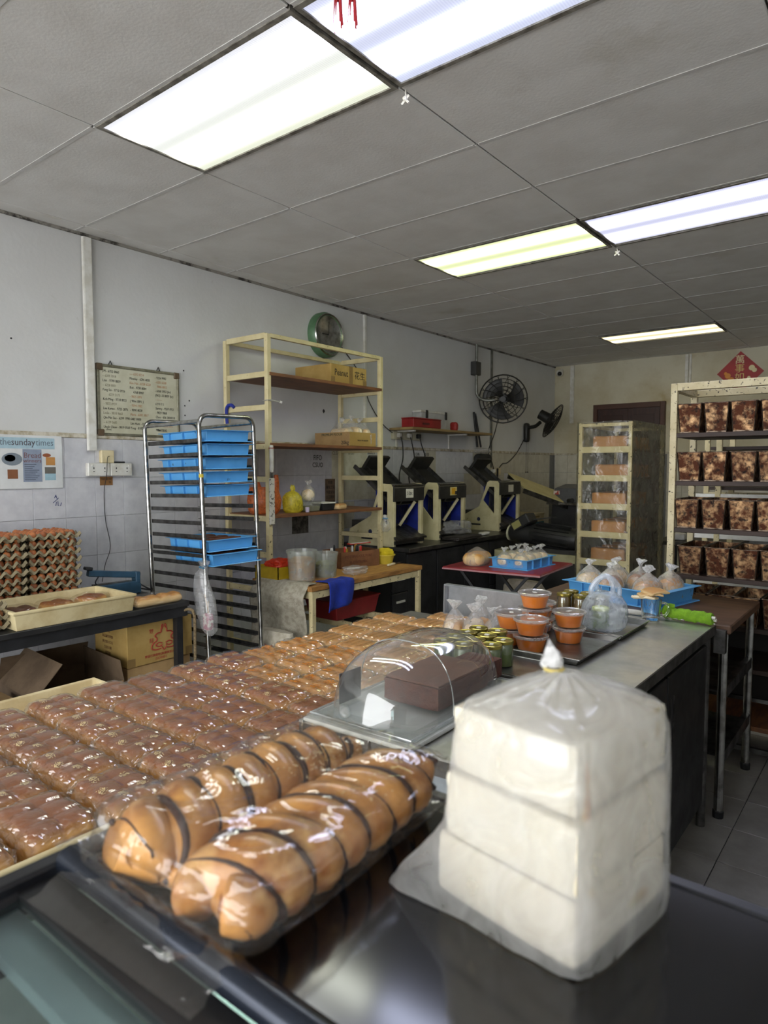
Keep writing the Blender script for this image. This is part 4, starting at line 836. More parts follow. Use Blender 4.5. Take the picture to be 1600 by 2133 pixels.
HOLE2 = [(-.255+.022*math.cos(k*PI/5), .125+.022*math.sin(k*PI/5)) for k in range(10)]
def slicer(label, y0, y1, note, third=False):
    t = thing('bread_slicer', label, 'bread slicer', (-3.58, y0, .846), 0, 'bread slicers on the counter'); Wd = y1-y0
    for y in (0, Wd-.012):
        holed(MB(), SIDE, HOLE, 'y', y, y+.012).build('side_panel', sl_cream, t, bevel=.001)
    for y, r in ((-.001, 0), (Wd-.013, 0)):
        MB().prism(HOLE2, 'y', y, y+.014).build('side_hole', M('slicer_hole', '#141c3c', .6), t)
        MB().box(-.36, -.23, y, y+.014, .055, .075).build('slot', black_m, t)
    MB().box(-.03, .004, .012, .045, 0, .40).build('front_post', sl_cream, t, bevel=.003); MB().box(-.03, .004, Wd-.045, Wd-.012, 0, .40).build('front_post', sl_cream, t, bevel=.003)
    MB().box(-.2, -.19, .012, Wd-.012, .17, .5).build('blue_back', sl_blue, t)
    MB().box(-.19, -.02, Wd-.018, Wd-.0125, .1, .5).build('blue_liner', sl_blue, t)
    MB().prism([(-.04, .40), (.012, .40), (.014, .52), (0, .548), (-.1, .556), (-.1, .52)], 'y', .005, Wd-.005).build('front_cover', sl_dark, t, bevel=.003)
    MB().box(.006, .016, .01, Wd-.01, .54, .548).build('chrome_edge', steel, t)
    MB().bar((-.03, Wd*.8, .39), (-.12, Wd*.55, .17), .02, .025).build('blade_lever', sl_cream, t)
    MB().bar((-.06, .03, .14), (-.14, Wd*.55, .18), .012, .02).build('guide_bar', dsteel, t)
    MB().prism([(-.19, .12), (.05, .055), (.05, .07), (-.19, .17)], 'y', .014, Wd-.014).build('outlet_chute', dsteel, t); MB().box(-.15, .02, .014, Wd-.014, .02, .05).build('crumb_drawer', sl_dark, t)
    bl = MB()
    for k in range(14): bl.bar((-.155, .05+k*(Wd-.1)/13, .18), (-.135, .05+k*(Wd-.1)/13, .5), .0012, .012)
    bl.build('blades', dsteel, t)['kind'] = 'stuff'
    hp = MB(); hp.xf = Matrix.Translation((-.18, 0, .40)) @ Matrix.Rotation(R(38), 4, 'Y')
    hp.box(-.42, .12, .03, Wd-.03, .05, .056).build('hopper_plate', sl_dark, t)
    for y in (.02, Wd*.35, Wd-.04):
        hp = MB(); hp.xf = Matrix.Translation((-.18, 0, .40)) @ Matrix.Rotation(R(38), 4, 'Y'); hp.box(-.42, .12, y, y+.02, .056, .09).build('hopper_rail', dsteel, t)
    hp = MB(); hp.xf = Matrix.Translation((-.18, 0, .40)) @ Matrix.Rotation(R(38), 4, 'Y'); hp.box(-.42, -.39, Wd*.3, Wd-.03, .056, .2).build('pusher', sl_dark, t)
    MB().box(-.5, -.28, .03, Wd-.03, .02, .22).build('motor_box', sl_dark, t)
    nn = MB().box(.0145, .0152, Wd*.38, Wd*.62, .43, .51).build('paper_note', M('note_'+note, {'S': '#d6d3c4', 'Y': '#d6c27a', 'W': '#cfcab6'}[note], .7), t)
    if note == 'S': text('S·2#c', .045, ink, t, (.0158, Wd*.5, .47), RT, sx=.8)
    if note == 'Y': MB().box(.0152, .0156, Wd*.43, Wd*.57, .44, .5).build('yellow_mark', M('mark_yellow', '#d9a31c', .6), t); MB().box(.0156, .03, Wd*.55, Wd*.62, .44, .47).build('switch', black_m, t)
    return t
slicer('bread slicer nearest the shelf, with a white note on its cover', 4.655, 5.125, 'S'); slicer('middle bread slicer with a yellow square note on its cover', 5.375, 5.875, 'Y'); slicer('farthest bread slicer next to the slanted board', 6.58, 7.08, 'W')
sb = thing('plastic_sheet', 'crumpled clear plastic with crumbs on the middle slicer outlet', 'plastic', (-3.50, 5.6, .905)); MB().rbox(.07, .17, .06, .04, 9, lambda p, q: Vector(p)*(1+.3*nz(q, 2.4, 2))+Vector((0, 0, .06))).build('film', film_bag, sb, smooth=True)
tag(MB().rbox(.1, .22, .02, .015, 8, lambda p, q: Vector(p)*(1+.1*nz(q, 3, 5)), (-3.46, 5.62, .868)).build('baking_sheet', M('dark_sheet', '#2a2522', .6), smooth=True), 'dark baking sheet under the plastic at the middle slicer', 'sheet')
tag(MB().rbox(.03, .08, .015, .012, 6, lambda p, q: Vector(p)*(1+.2*nz(q, 3, 8)), (-3.5, 6.12, .862)).build('white_scraper', white_pl, smooth=True), 'small white scraper on the counter right of the middle slicer', 'scraper')
hb2 = thing('small_hanging_bag', 'small clear bag with a blue and white clip on the shelf post', 'bag', (-3.66, 4.655, .98)); bag_mesh([(.03, .03, 0), (.055, .045, .03), (.05, .04, .08), (.02, .02, .13), (.025, .02, .15)], 14, n=16, amp=.2).build('film', film_bag, hb2, smooth=True)
MB().box(-.01, .03, -.03, .03, .115, .125).build('clip', M('clip_blue', '#6f9fc4', .4), hb2); MB().box(-.015, .012, -.01, .01, .1, .15).build('clip_jaw', white_pl, hb2)
# ---------------------------------------------------------------- wall shelf and sockets
ws = thing('wall_shelf', 'narrow wooden wall shelf on white brackets', 'shelf', (0, 0, 0)); MB().box(XL+.002, -3.93, 5.44, 7.05, 1.93, 1.955).build('board', M('shelf_wood', '#9c8355', .7, col2='#7d6640', scale=8, stretch=(1, .3, 1)), ws, bevel=.002)
for y in (5.55, 6.55): MB().box(XL+.004, XL+.02, y-.012, y+.012, 1.74, 1.93).box(XL+.02, -3.98, y-.012, y+.012, 1.915, 1.93).build('bracket', white_pl, ws)
rbx = thing('red_box', 'flat red plastic box on the wall shelf', 'box', (-4.02, 5.73, 1.956)); MB().box(-.075, .075, -.26, .24, 0, .085).build('body', M('box_red', '#8f1a1c', .45, col2='#7b1416', scale=6), rbx, bevel=.005); MB().box(-.078, .078, -.263, .243, .085, .098).build('lid', MATS['box_red'], rbx, bevel=.003); MB().box(.075, .08, -.1, .02, .03, .05).build('latch', M('latch_dark', '#4c1012', .5), rbx)
sbx = thing('storage_box', 'translucent white storage box with dark clips behind the red box', 'box', (-4.16, 6.08, 1.956)); MB().frustum(0, 0, 0, .18, .05, .24, .056, .25).build('body', film('frosted_box', (.9, .9, .9), .95, (.8, .81, .81), .3, .1, .05, 3), sbx, bevel=.006); MB().box(-.06, .06, -.255, .255, .18, .2).build('lid', white_pl, sbx, bevel=.004); 
for y in (-.15, .22): MB().box(.055, .066, y-.02, y+.02, .12, .205).build('clip', black_m, sbx, bevel=.003)
MB().box(-.06, .0, -.06, .06, .0, .07).build('contents', M('box_contents', '#6b2a26', .6), sbx)
tag(MB().rbox(.04, .03, .05, .02, 6, lambda p, q: Vector(p)*(1+.25*nz(q, 3, 2)), (-4.08, 6.44, 2.006)).build('red_pouch', M('pouch_red', '#a02a26', .5), smooth=True), 'small red pouch at the end of the wall shelf', 'pouch')
for i in range(3):
    y = 5.47+i*.17; s_ = thing('wall_socket', ['left', 'middle', 'right'][i]+' socket with plug in the row under the wall shelf', 'socket', (XL, y, 1.84), 0, 'sockets under the wall shelf'); MB().box(.0, .035, 0, .15, 0, .085).build('plate', M('socket_cream', '#c9c3aa', .5), s_, bevel=.004)
    MB().box(.035, .075, .05, .1, .02, .065).build('plug', [white_pl, white_pl, black_m][i], s_, bevel=.006)
    MB().tube(bez([(.07, .075, .03), (.09, .08, -.05), (.08, .1+.03*i, -.2), (.05, .08, -.36), (.08, .05, -.46)]), .006, 6).build('cord', wire_m, s_, smooth=True)
# ---------------------------------------------------------------- fans, pole, broom, speaker, sockets at the far end
gal = M('galvanised', '#85867f', .45, .7, col2='#66675f', scale=12)
pl = thing('fan_pole', 'bent grey pipe carrying the round wall fan', 'pipe', (0, 0, 0)); MB().tube(bez([(XL+.05, 7.09, 3.03), (XL+.05, 7.09, 2.55), (XL+.06, 7.1, 2.42), (XL+.14, 7.13, 2.36), (XL+.26, 7.18, 2.36)], 6), .018, 10).build('pipe', gal, pl, smooth=True)
MB().box(XL, XL+.08, 7.03, 7.15, 2.66, 2.82).build('clamp', M('clamp_dark', '#3a3a38', .5), pl, bevel=.006)
fan_blk = M('fan_black', '#20201f', .45, .3, col2='#2e2d2b', scale=12)
def cage(m, R0, d, rings, spokes, rim=.007, wr=.0028):
    for s in (-1, 1):
        for k in range(rings):
            r = R0*(.22+.78*k/(rings-1)); z = s*d*(1-(r/R0)**3); m.tube([(z, r*math.cos(a*PI/16), r*math.sin(a*PI/16)) for a in range(32)], rim if k == rings-1 else wr, 5, True)
        for j in range(spokes):
            a = 2*PI*j/spokes; m.tube([(s*d*(1-f**3), R0*f*math.cos(a+.5*s*f), R0*f*math.sin(a+.5*s*f)) for f in (.2, .45, .7, .88, 1)], wr, 4)
    return m
def blades(R0, n=3):
    m = MB()
    for j in range(n):
        a0 = 2*PI*j/n
        def fn(u, v, a0=a0):
            r = R0*(.12+.76*u); a = a0+(v-.5)*(1.0+.5*u)+.3*u; return (.05*(v-.5)*(1-.3*u), r*math.cos(a), r*math.sin(a))
        m.grid(fn, 8, 6)
    return m
fa = thing('wall_fan', 'large round black wire cage fan with three blades on the wall', 'fan', (-3.92, 7.28, 2.375)); fa.rotation_euler = (0, R(8), R(-66))
cage(MB(), .285, .09, 6, 14, .009, .0038).build('cage', fan_blk, fa)['kind'] = 'stuff'
bm_ = blades(.285); bm_.build('blades', fan_blk, fa, smooth=True)
MB().cyl((-.19, 0, 0), (-.04, 0, 0), .055, n=16).cyl((-.04, 0, 0), (.03, 0, 0), .035, n=14).build('motor', fan_blk, fa, smooth=True)
fc = tag(MB().tube(bez([(-3.98, 7.33, 2.3), (-4.1, 7.42, 2.0), (-4.16, 7.36, 1.75), (-4.18, 7.5, 1.6), (-4.19, 7.56, 1.5)]), .006, 6).build('fan_cable', wire_m, smooth=True), 'dark cable looping down from the round cage fan', 'cable')
tag(MB().tube(bez([(XL+.03, 8.42, 1.95), (XL+.03, 8.2, 1.75), (XL+.03, 7.95, 1.62), (XL+.03, 7.8, 1.6), (XL+.03, 7.68, 1.52)]), .006, 6).build('fan_cable', wire_m, smooth=True), 'dark cable running from the small fan to the far sockets', 'cable')
f2 = thing('wall_fan', 'smaller black wall fan turned sideways near the corner', 'fan', (0, 0, 0))
MB().rbox(.035, .05, .13, .03, 6, None, (XL+.04, 8.47, 2.03)).build('wall_mount', fan_blk, f2, smooth=True); MB().tube(bez([(XL+.06, 8.47, 2.1), (XL+.17, 8.45, 2.11), (XL+.26, 8.42, 2.16)], 4), .025, 10).build('arm', fan_blk, f2, smooth=True)
hm = Matrix.Translation((-3.8, 8.44, 2.17)) @ (Vector((.85, .2, -.5)).to_track_quat('X', 'Z').to_matrix().to_4x4())
m = MB(); m.xf = hm; cage(m, .24, .055, 7, 24, .008, .003).build('cage', fan_blk, f2)['kind'] = 'stuff'
m = blades(.22); m.xf = None; mm2 = MB(); mm2.xf = hm; mm2.add(m.v, m.f).build('blades', fan_blk, f2, smooth=True)
m = MB(); m.xf = hm; m.cyl((-.2, 0, 0), (-.03, 0, 0), .065, .075, 16).build('motor', fan_blk, f2, smooth=True)
for i, y in enumerate((8.44, 8.49)): MB().cyl((XL+.05, y, 1.9), (XL+.05, y, 1.5), .002, n=5).sphere((XL+.05, y, 1.49), .009, n=8, m=6).build('pull_cord', fan_blk, f2)
trunk(7.515, 7.545, 1.52, CEIL-.01, 'thin grey pipe down the wall behind the cage fan', XL, .02, 'cable_trunking', gal)
sp = thing('far_socket', 'socket pair with plugs low on the wall below the cage fan', 'socket', (XL, 7.46, 1.46)); MB().box(0, .035, 0, .15, 0, .09).build('plate', MATS['socket_cream'], sp, bevel=.004); MB().box(0, .035, .2, .29, 0, .09).build('plate', cream_pl, sp, bevel=.004); MB().box(.035, .08, .02, .08, .02, .07).build('plug', white_pl, sp, bevel=.006)
MB().tube(bez([(.08, .12, .08), (.07, .14, .0), (.06, .13, -.15), (.05, .12, -.3)]), .012, 6).build('cable_bundle', wire_m, sp, smooth=True)
sk_ = thing('black_sticks', 'pair of black sticks hanging on the wall below the fan pole', 'stick', (0, 0, 0)); MB().cyl((XL+.03, 7.07, 2.22), (XL+.03, 7.16, 1.8), .014, n=8).build('stick', black_m, sk_); MB().cyl((XL+.05, 7.07, 2.2), (XL+.05, 7.21, 1.8), .012, n=8).build('stick', black_m, sk_)
tag(MB().lathe([(0, -.13), (.05, -.13), (.065, -.11), (.065, .11), (.05, .13), (0, .13)], (XL+.09, 7.19, 1.655), 18, 'y').build('black_speaker', M('speaker_black', '#191919', .6, bump=.3, bscale=200), smooth=True), 'black cylinder shaped speaker hanging on the tiles', 'speaker')
tag(MB().rbox(.05, .12, .03, .02, 7, lambda p, q: Vector(p)*(1+.25*nz(q, 2, 2)), (XL+.07, 7.22, 1.755)).build('plastic_scrap', film_bag, smooth=True), 'scrap of clear plastic above the black speaker', 'plastic')
# security camera
sc_ = thing('security_camera', 'small white dome security camera in the ceiling corner', 'camera', (-4.12, 9.36, 2.93)); MB().cyl((0, .08, .05), (0, .02, .0), .025, n=12).sphere((0, 0, -.0), .05, n=16, m=10).build('housing', white_pl, sc_, smooth=True); MB().sphere((.012, -.028, -.012), .033, n=14, m=8).build('lens', M('lens_black', '#0c0c0e', .15), sc_, smooth=True)
# ---------------------------------------------------------------- far corner: slanted board machine, crates, motor
br = thing('dough_sheeter', 'dough sheeter with a slanted cream board and dark steel body', 'machine', (0, 0, 0))
TL = Vector((0, 0, .09)); A, B = Vector((-3.98, 7.75, 1.40)), Vector((-3.66, 8.45, 1.165)); sd = Vector((.30, -.14, 0)).normalized()*-.16
MB().add([A-sd-TL, A+sd+TL, B+sd+TL, B-sd-TL, A-sd-TL-Vector((0,0,.02)), A+sd+TL-Vector((0,0,.02)), B+sd+TL-Vector((0,0,.02)), B-sd-TL-Vector((0,0,.02))], [(0,1,2,3), (7,6,5,4), (0,4,5,1), (1,5,6,2), (2,6,7,3), (3,7,4,0)]).build('slanted_board', M('board_cream', '#cfc592', .6, col2='#c0b580', scale=6), br)
Z_ = Vector((0, 0, .02)); MB().bar(A-sd-TL-Z_*2.5, B-sd-TL-Z_*2.5, .02, .06).build('board_rail', dsteel, br); MB().bar(A+sd+TL-Z_*2.5, B+sd+TL-Z_*2.5, .02, .06).build('board_rail', dsteel, br)
MB().prism([(8.2, 0), (8.75, 0), (8.75, 1.1), (8.35, 1.1)], 'x', -3.75, -3.25).build('body', M('sheeter_dark', '#3f3f40', .4, .5, col2='#323233', scale=4), br, bevel=.005)
MB().prism([(8.28, 1.1), (8.75, 1.1), (8.7, 1.33), (8.36, 1.28)], 'x', -3.72, -3.25).build('guard', M('sheeter_grey', '#6d6f73', .4, .5), br, bevel=.005)
MB().box(-3.70, -3.62, 8.275, 8.29, 1.2, 1.25).build('maker_plate', M('plate_white', '#cfc6c0', .5, col2='#a03a30', scale=18, lo=.5, hi=.55), br)
MB().cyl((-3.5, 8.3, 1.12), (-3.42, 8.22, 1.13), .03, n=8).build('knob', black_m, br)
MB().box(-3.76, -3.24, 8.19, 8.27, 1.07, 1.1).build('edge_strip', steel, br)
cb = thing('blue_crate', 'blue and green plastic crate stacked beyond the far slicer', 'crate', (-4.0, 8.05, .62)); MB().frustum(0, 0, 0, .22, .15, .2, .17, .22).build('body', M('crate_blue', '#24507a', .5, col2='#2a5f62', scale=3, lo=.45, hi=.55), cb, bevel=.006)
MB().box(-.175, .175, -.225, .225, .2, .225).build('rim', MATS['crate_blue'], cb, bevel=.004)
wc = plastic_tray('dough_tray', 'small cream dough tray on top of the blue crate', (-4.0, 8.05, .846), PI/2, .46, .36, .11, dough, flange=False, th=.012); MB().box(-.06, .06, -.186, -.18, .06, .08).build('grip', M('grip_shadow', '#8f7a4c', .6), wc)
stn = thing('low_stand', 'dark low stand under the blue crate in the corner', 'stand', (-4.0, 8.05, 0)); MB().box(-.19, .19, -.45, .3, .56, .6).build('top', cab_m, stn); 
for x in (-.16, .16):
    for y in (-.4, .26): MB().box(x-.02, x+.02, y-.02, y+.02, 0, .56).build('leg', cab_m, stn)
MB().box(-.19, .19, -.3, .3, .6, .615).build('pad', black_m, stn)
mo = thing('electric_motor', 'black finned electric motor with a pale end cap on a machine base', 'motor', (-2.95, 6.35, .86)); mo.rotation_euler = (0, R(4), R(-4))
MB().lathe([(0, -.1), (.105, -.1), (.115, -.06), (.115, .34), (.1, .4), (0, .4)], (0, 0, 0), 24, 'x').build('housing', fan_blk, mo, smooth=True)
fi = MB()
for k in range(20): a = 2*PI*k/20; fi.add(*[( [(x, .11*math.cos(a), .11*math.sin(a)) for x in (-.05, .33)]+[(x, .13*math.cos(a), .13*math.sin(a)) for x in (.33, -.05)] ), [(0, 1, 2, 3)]])
fi.build('fins', fan_blk, mo)['kind'] = 'stuff'
MB().lathe([(0, -.36), (.075, -.36), (.1, -.33), (.1, -.1), (0, -.1)], (0, 0, -.01), 20, 'x').build('gear_head', M('gear_black', '#232322', .5), mo, smooth=True); MB().lathe([(0, -.385), (.085, -.38), (.088, -.36), (0, -.36)], (0, 0, -.02), 20, 'x').build('end_cap', M('cap_pale', '#b7b598', .5), mo, smooth=True)
gb = MB(); gb.xf = Matrix.Translation((-.2, -.02, .1)) @ Matrix.Rotation(R(-35), 4, 'Y'); gb.box(-.12, .1, -.09, .09, -.04, .07).build('switch_box', M('gear_black', '#232322', .5), mo, bevel=.01); gb = MB(); gb.xf = Matrix.Translation((-.2, -.02, .1)) @ Matrix.Rotation(R(-35), 4, 'Y'); gb.box(-.1, 0, -.092, -.09, -.02, .05).build('rating_plate', M('rating_plate', '#8f8a55', .4), mo)
MB().bar((-.1, 0, .15), (.12, 0, .2), .1, .012).build('cover_flap', fan_blk, mo)
ms = thing('machine_base', 'cream edged machine base under the black motor', 'machine', (-2.95, 6.4, 0)); MB().box(-.44, .46, -.22, .3, .0, .62).build('body', M('base_dark', '#262625', .5, col2='#1d1d1c', scale=5), ms, bevel=.004); MB().box(-.45, .48, -.24, .32, .62, .70).build('deck', M('deck_cream', '#a9a37f', .5, col2='#8d8764', scale=6), ms, bevel=.004); MB().box(-.3, .44, -.2, .28, .70, .742).build('bed', sl_dark, ms)
# ---------------------------------------------------------------- red folding table with tray of buns
rt = thing('folding_table', 'red topped folding table with crossed black legs', 'table', (-2.655, 5.06, 0), R(5)); MB().box(-.42, .42, -.395, .395, .705, .73).build('top', M('table_red', '#8f2a31', .35, col2='#7e232a', scale=5), rt, bevel=.006, segs=2); MB().box(-.423, .423, -.398, .398, .708, .72).build('edge_band', M('table_edge', '#b08085', .4), rt, bevel=.002)
for y in (-.3, .3):
    for s in (-1, 1): MB().bar((s*.3, y, .705), (-s*.3, y, .0), .025, .022).build('leg', black_m, rt)
for x in (-.28, .28): MB().bar((x, -.3, .02), (x, .3, .02), .018).build('foot_bar', black_m, rt)
bagged('bagged_sandwich_loaf', 'bagged square loaf lying on the red folding table', (-2.86, 4.89, .731), .15, .15, 41, golden, rx=.095, knot=False, rz=R(8), cs=.95)
plastic_tray('bread_tray', 'blue tray full of bagged round buns on the red table', (-2.53, 5.07, .731), R(88), .50, .36, .075, blue_s, 'tray', None)
k = 0
for j in range(4):
    for i in range(2):
        k += 1; bagged('bagged_bun', ['nearest left', 'nearest right', 'second row left', 'second row right', 'third row left', 'third row right', 'farthest left', 'farthest right'][k-1]+' bagged cream bun in the blue tray on the red table', (-2.605+i*.15, 4.89+j*.122, .742), .058, .125, 50+k, pale, group='bagged buns on the red table', rx=.068)
ss = thing('flour_sack', 'half empty white flour sack standing under the red table', 'sack', (-2.75, 5.55, 0)); bag_mesh([(.2, .12, 0), (.23, .14, .05), (.22, .13, .3), (.2, .1, .46), (.16, .05, .52)], 12, n=26, amp=.08).build('bag', MATS['sack_white'], ss, smooth=True); text('FLOUR', .07, MATS['sack_red'], ss, (.05, -.155, .28), (R(90), 0, 0))
# ---------------------------------------------------------------- plastic covered bread rack
pr_ = thing('covered_bread_rack', 'tall cream rack of loaves wrapped in cloudy plastic', 'rack', (-2.40, 5.95, 0)); PW, PD, PH = .45, .93, 1.95
for x in (0, PW):
    for y in (0, PD): MB().box(x-.016, x+.016, y-.016, y+.016, 0, PH).build('post', cream_wd, pr_, bevel=.002)
for z in (PH-.02, .15):
    for y in (0, PD): MB().box(.016, PW-.016, y-.014, y+.014, z-.014, z+.014).build('frame_bar', cream_wd, pr_)
    for x in (0, PW): MB().box(x-.014, x+.014, .016, PD-.016, z-.014, z+.014).build('frame_bar', cream_wd, pr_)
TIER = [1.68, 1.425, 1.17, .915, .665, .42]
for z in TIER: MB().box(.0, PW, -.018, .0, z, z+.055).build('front_bar', cream_fr, pr_, bevel=.002); MB().box(.017, PW-.017, .0, PD-.02, z+.015, z+.03).build('tier_board', ply, pr_)
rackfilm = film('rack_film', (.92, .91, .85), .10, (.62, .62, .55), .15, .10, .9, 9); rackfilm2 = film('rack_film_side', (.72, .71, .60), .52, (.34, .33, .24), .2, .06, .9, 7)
def crf(u, v): return (-.012+u*(PW+.024), -.032-.012*abs(nz((u*4, v*9, 0)))*1.5, .35+v*(PH-.34)+.004*math.sin(u*12))
MB().grid(crf, 14, 40).build('front_sheet', rackfilm, pr_, smooth='all')
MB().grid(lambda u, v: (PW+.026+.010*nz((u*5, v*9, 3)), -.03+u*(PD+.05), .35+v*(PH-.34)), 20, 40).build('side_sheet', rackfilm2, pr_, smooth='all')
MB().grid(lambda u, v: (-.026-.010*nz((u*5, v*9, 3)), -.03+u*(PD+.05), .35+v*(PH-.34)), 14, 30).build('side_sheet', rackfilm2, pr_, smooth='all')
MB().grid(lambda u, v: (-.02+u*(PW+.04), -.03+v*(PD+.05), PH+.004+.006*nz((u*4, v*7, 1))), 10, 14).build('top_sheet', rackfilm, pr_, smooth='all')
toast = crust_mat('toast_crust', '#a5703a', '#b9824a', (.2, .9))
names = ['topmost', 'second', 'third', 'fourth', 'fifth', 'lowest']
tl = bun_mesh(.155, .06, .06, 1, 1, 5, n=8, r=.018); tl.materials.append(toast)
for q, z in enumerate(TIER[:5]):
    for d in range(3):
        l_ = thing('sandwich_loaf', f'{["front", "middle", "rear"][d]} brown loaf on the {names[q]} tier of the covered rack', 'bread', (-2.40+PW/2+(.02 if q != 1 else .045), 5.95+.10+d*.28, z+.031), 0, 'loaves in the covered rack'); put('bread', tl, l_)
# ---------------------------------------------------------------- rack of bread tins on the right
rust = M('burnt_tin', '#ad8a62', .40, .65, col2='#4a2510', scale=24, lo=.34, hi=.56, detail=14, rnd=.12, col3='#1a0f09', scale3=44, lo3=.5, hi3=.66, rough2=.65)
rim_m = M('tin_rim', '#77685a', .4, .85, col2='#33261c', scale=25)
tin_in = M('tin_inside', '#b98f6a', .5, .6, col2='#8a5a3c', scale=10)
tr_ = thing('tin_rack', 'tall chipped cream rack full of burnt bread tins', 'rack', (-1.04, 3.88, 0)); RW, RD, RH = 1.3, .42, 2.0
chip = M('chipped_cream', '#cbbf9a', .5, col2='#b9ab83', scale=9, col3='#2c2016', scale3=55, lo3=.6, hi3=.64)
darkw = M('dark_shelf', '#35231a', .6, col2='#26180f', scale=8, stretch=(.5, 3, 3))
for x in (0, RW):
    for y in (0, RD): MB().box(x-.017, x+.017, y-.017, y+.017, 0, RH).build('post', chip, tr_, bevel=.002)
for y in (0, RD): MB().box(.017, RW-.017, y-.017, y+.017, RH-.04, RH).build('top_bar', chip, tr_, bevel=.002)
for x in (0, RW): MB().box(x-.017, x+.017, .017, RD-.017, RH-.04, RH).build('top_bar', chip, tr_, bevel=.002)
ROWZ = [1.735, 1.475, 1.22, .965, .715]
for z in ROWZ+[.5, .2]: MB().box(.017, RW-.017, -.012, RD+.012, z-.028, z-.003).build('shelf_board', darkw if z > .3 else ply, tr_, bevel=.002)
MB().box(.017, RW-.017, -.02, 0, .33, .35).build('lower_bar', steel, tr_); MB().box(.017, RW-.017, -.02, 0, .06, .085).build('lower_bar', dsteel, tr_)
MB().box(.017, RW-.017, RD-.005, RD+.01, .03, .69).build('added_dark_panel', M('added_panel_black', '#17130f', .7), tr_)  # near-black panel added to darken the gap behind the lower shelves
tin = thing('bread_tin', 'x', 'bread tin', (0, 0, 0), 0, 'bread tins on the rack'); TH = .155
def tinbody():
    m = MB(); a, b, c, d = .048, .155, .060, .168
    r = lambda x, y, z: [(-x, -y, z), (x, -y, z), (x, y, z), (-x, y, z)]
    ls = [r(a, b, 0), r(c, d, TH), r(c-.003, d-.003, TH), r(a-.002, b-.002, .003)]; vs = [p for q in ls for p in q]
    return m.add(vs, [(i*4+j, i*4+(j+1) % 4, (i+1)*4+(j+1) % 4, (i+1)*4+j) for i in range(3) for j in range(4)]+[(3,2,1,0), (12,13,14,15)])
tinbody().build('body', rust, tin)
rr = [(-.061, -.169, TH), (.061, -.169, TH), (.061, .169, TH), (-.061, .169, TH)]; MB().tube(rr, .004, 6, True).build('rim', rim_m, tin)
for sx in (-1, 1): MB().bar((sx*.048, -.157, .003), (sx*.060, -.170, TH), .004, .004).build('corner_seam', rim_m, tin)
MB().box(-.048, .048, -.158, -.153, 0, .006).build('foot_seam', rim_m, tin)
MB().frustum(0, 0, .004, TH-.004, .0455, .152, .0565, .164).build('lining', tin_in, tin) if False else None
first = True
for ri, z in enumerate(ROWZ):
    for ci in range(4):
        lb = f'burnt square bread tin, {["leftmost", "second from left", "third from left", "at the right picture edge"][ci]}, {["top", "second", "third", "fourth", "bottom"][ri]} tin row'
        loc = (-1.04+.09+ci*.132-(.012 if ri < 3 else -.012)+(.02 if ri == 4 else 0), 3.88+.165+random.uniform(-.008, .008), z-.0025)
        if first: tin.location = loc; tin['label'] = lb; first = False
        else: dup(tin, loc, random.uniform(-.03, .03), lb)
# second rack behind, small dark table
r2 = thing('back_rack', 'second cream rack with white slats standing behind the tin rack', 'rack', (-1.15, 4.75, 0))
for x in (0, .16, 1.1):
    for y in (0, .4): MB().box(x-.016, x+.016, y-.016, y+.016, 0, 1.92).build('post', cream_wd, r2)
for z in (1.9, 1.62, 1.36, 1.1, .8): MB().box(0, 1.1, -.012, .012, z-.015, z+.015).build('slat', white_pl if z < 1.7 else chip, r2); MB().box(0, 1.1, .388, .412, z-.015, z+.015).build('slat', chip, r2)
for z in (1.66, 1.4, 1.14): MB().box(.1, .9, .03, .37, z, z+.02).build('shelf_board', darkw, r2)
dt = thing('small_dark_table', 'dark table standing behind the covered rack by the back wall', 'table', (-2.1, 7.9, 0)); MB().box(-.1, .7, -.4, .4, .72, .76).build('top', M('dark_table_top', '#3b372f', .5), dt)
for x in (-.06, .66):
    for y in (-.35, .35): MB().box(x-.02, x+.02, y-.02, y+.02, 0, .72).build('leg', black_m, dt)
tag(MB().rbox(.07, .06, .04, .02, 6, None, (-1.98, 7.7, .8)).build('white_bundle', white_pl, smooth=True), 'small white bundle on the dark table at the back', 'bundle')
# ---------------------------------------------------------------- back door and red diamond sign
door_m = M('door_brown', '#3a1f16', .45, col2='#2b1610', scale=5, stretch=(6, 6, 1)); d1 = MB().box(-3.56, -2.70, YB-.03, YB+.01, 0, 2.37).build('door_1', door_m); struct(d1, 'dark brown panelled double door in the back wall', 'door')
for x0, x1 in ((-3.55, -3.135), (-3.125, -2.71)):
    l_ = MB().box(x0, x1, YB-.045, YB-.03, .01, 2.36).build('door_leaf', door_m, d1)
    for z0, z1 in ((.15, .9), (1.05, 1.85), (1.95, 2.28)): MB().box(x0+.07, x1-.07, YB-.05, YB-.045, z0, z1).build('door_panel', M('door_panel_brown', '#32190f', .4), l_, bevel=.003)
fr = M('door_frame_brown', '#4a2c1d', .5); 
for bb in ((-3.62, -3.56, 0, 2.44), (-2.70, -2.64, 0, 2.44), (-3.56, -2.70, 2.37, 2.44)): MB().box(bb[0], bb[1], YB-.06, YB+.01, bb[2], bb[3]).build('door_frame', fr, d1, bevel=.003)
dg = thing('diamond_sign', 'red diamond shaped new year sign with gold characters on the back wall', 'sign', (-1.76, YB-.012, 2.74)); s = .265
MB().prism([(0, -s), (s, 0), (0, s), (-s, 0)], 'y', -.003, .003).build('paper', M('sign_red', '#a51a1f', .5, col2='#8f1519', scale=5), dg)
gold = M('sign_gold', '#d9b96a', .4)
for k, ch in enumerate('萬事如意'): text(ch, .115, gold if k else M('sign_pale_gold', '#e6d9a8', .4), dg, (-.005, -.0045, .155-k*.108), (R(90), 0, 0))
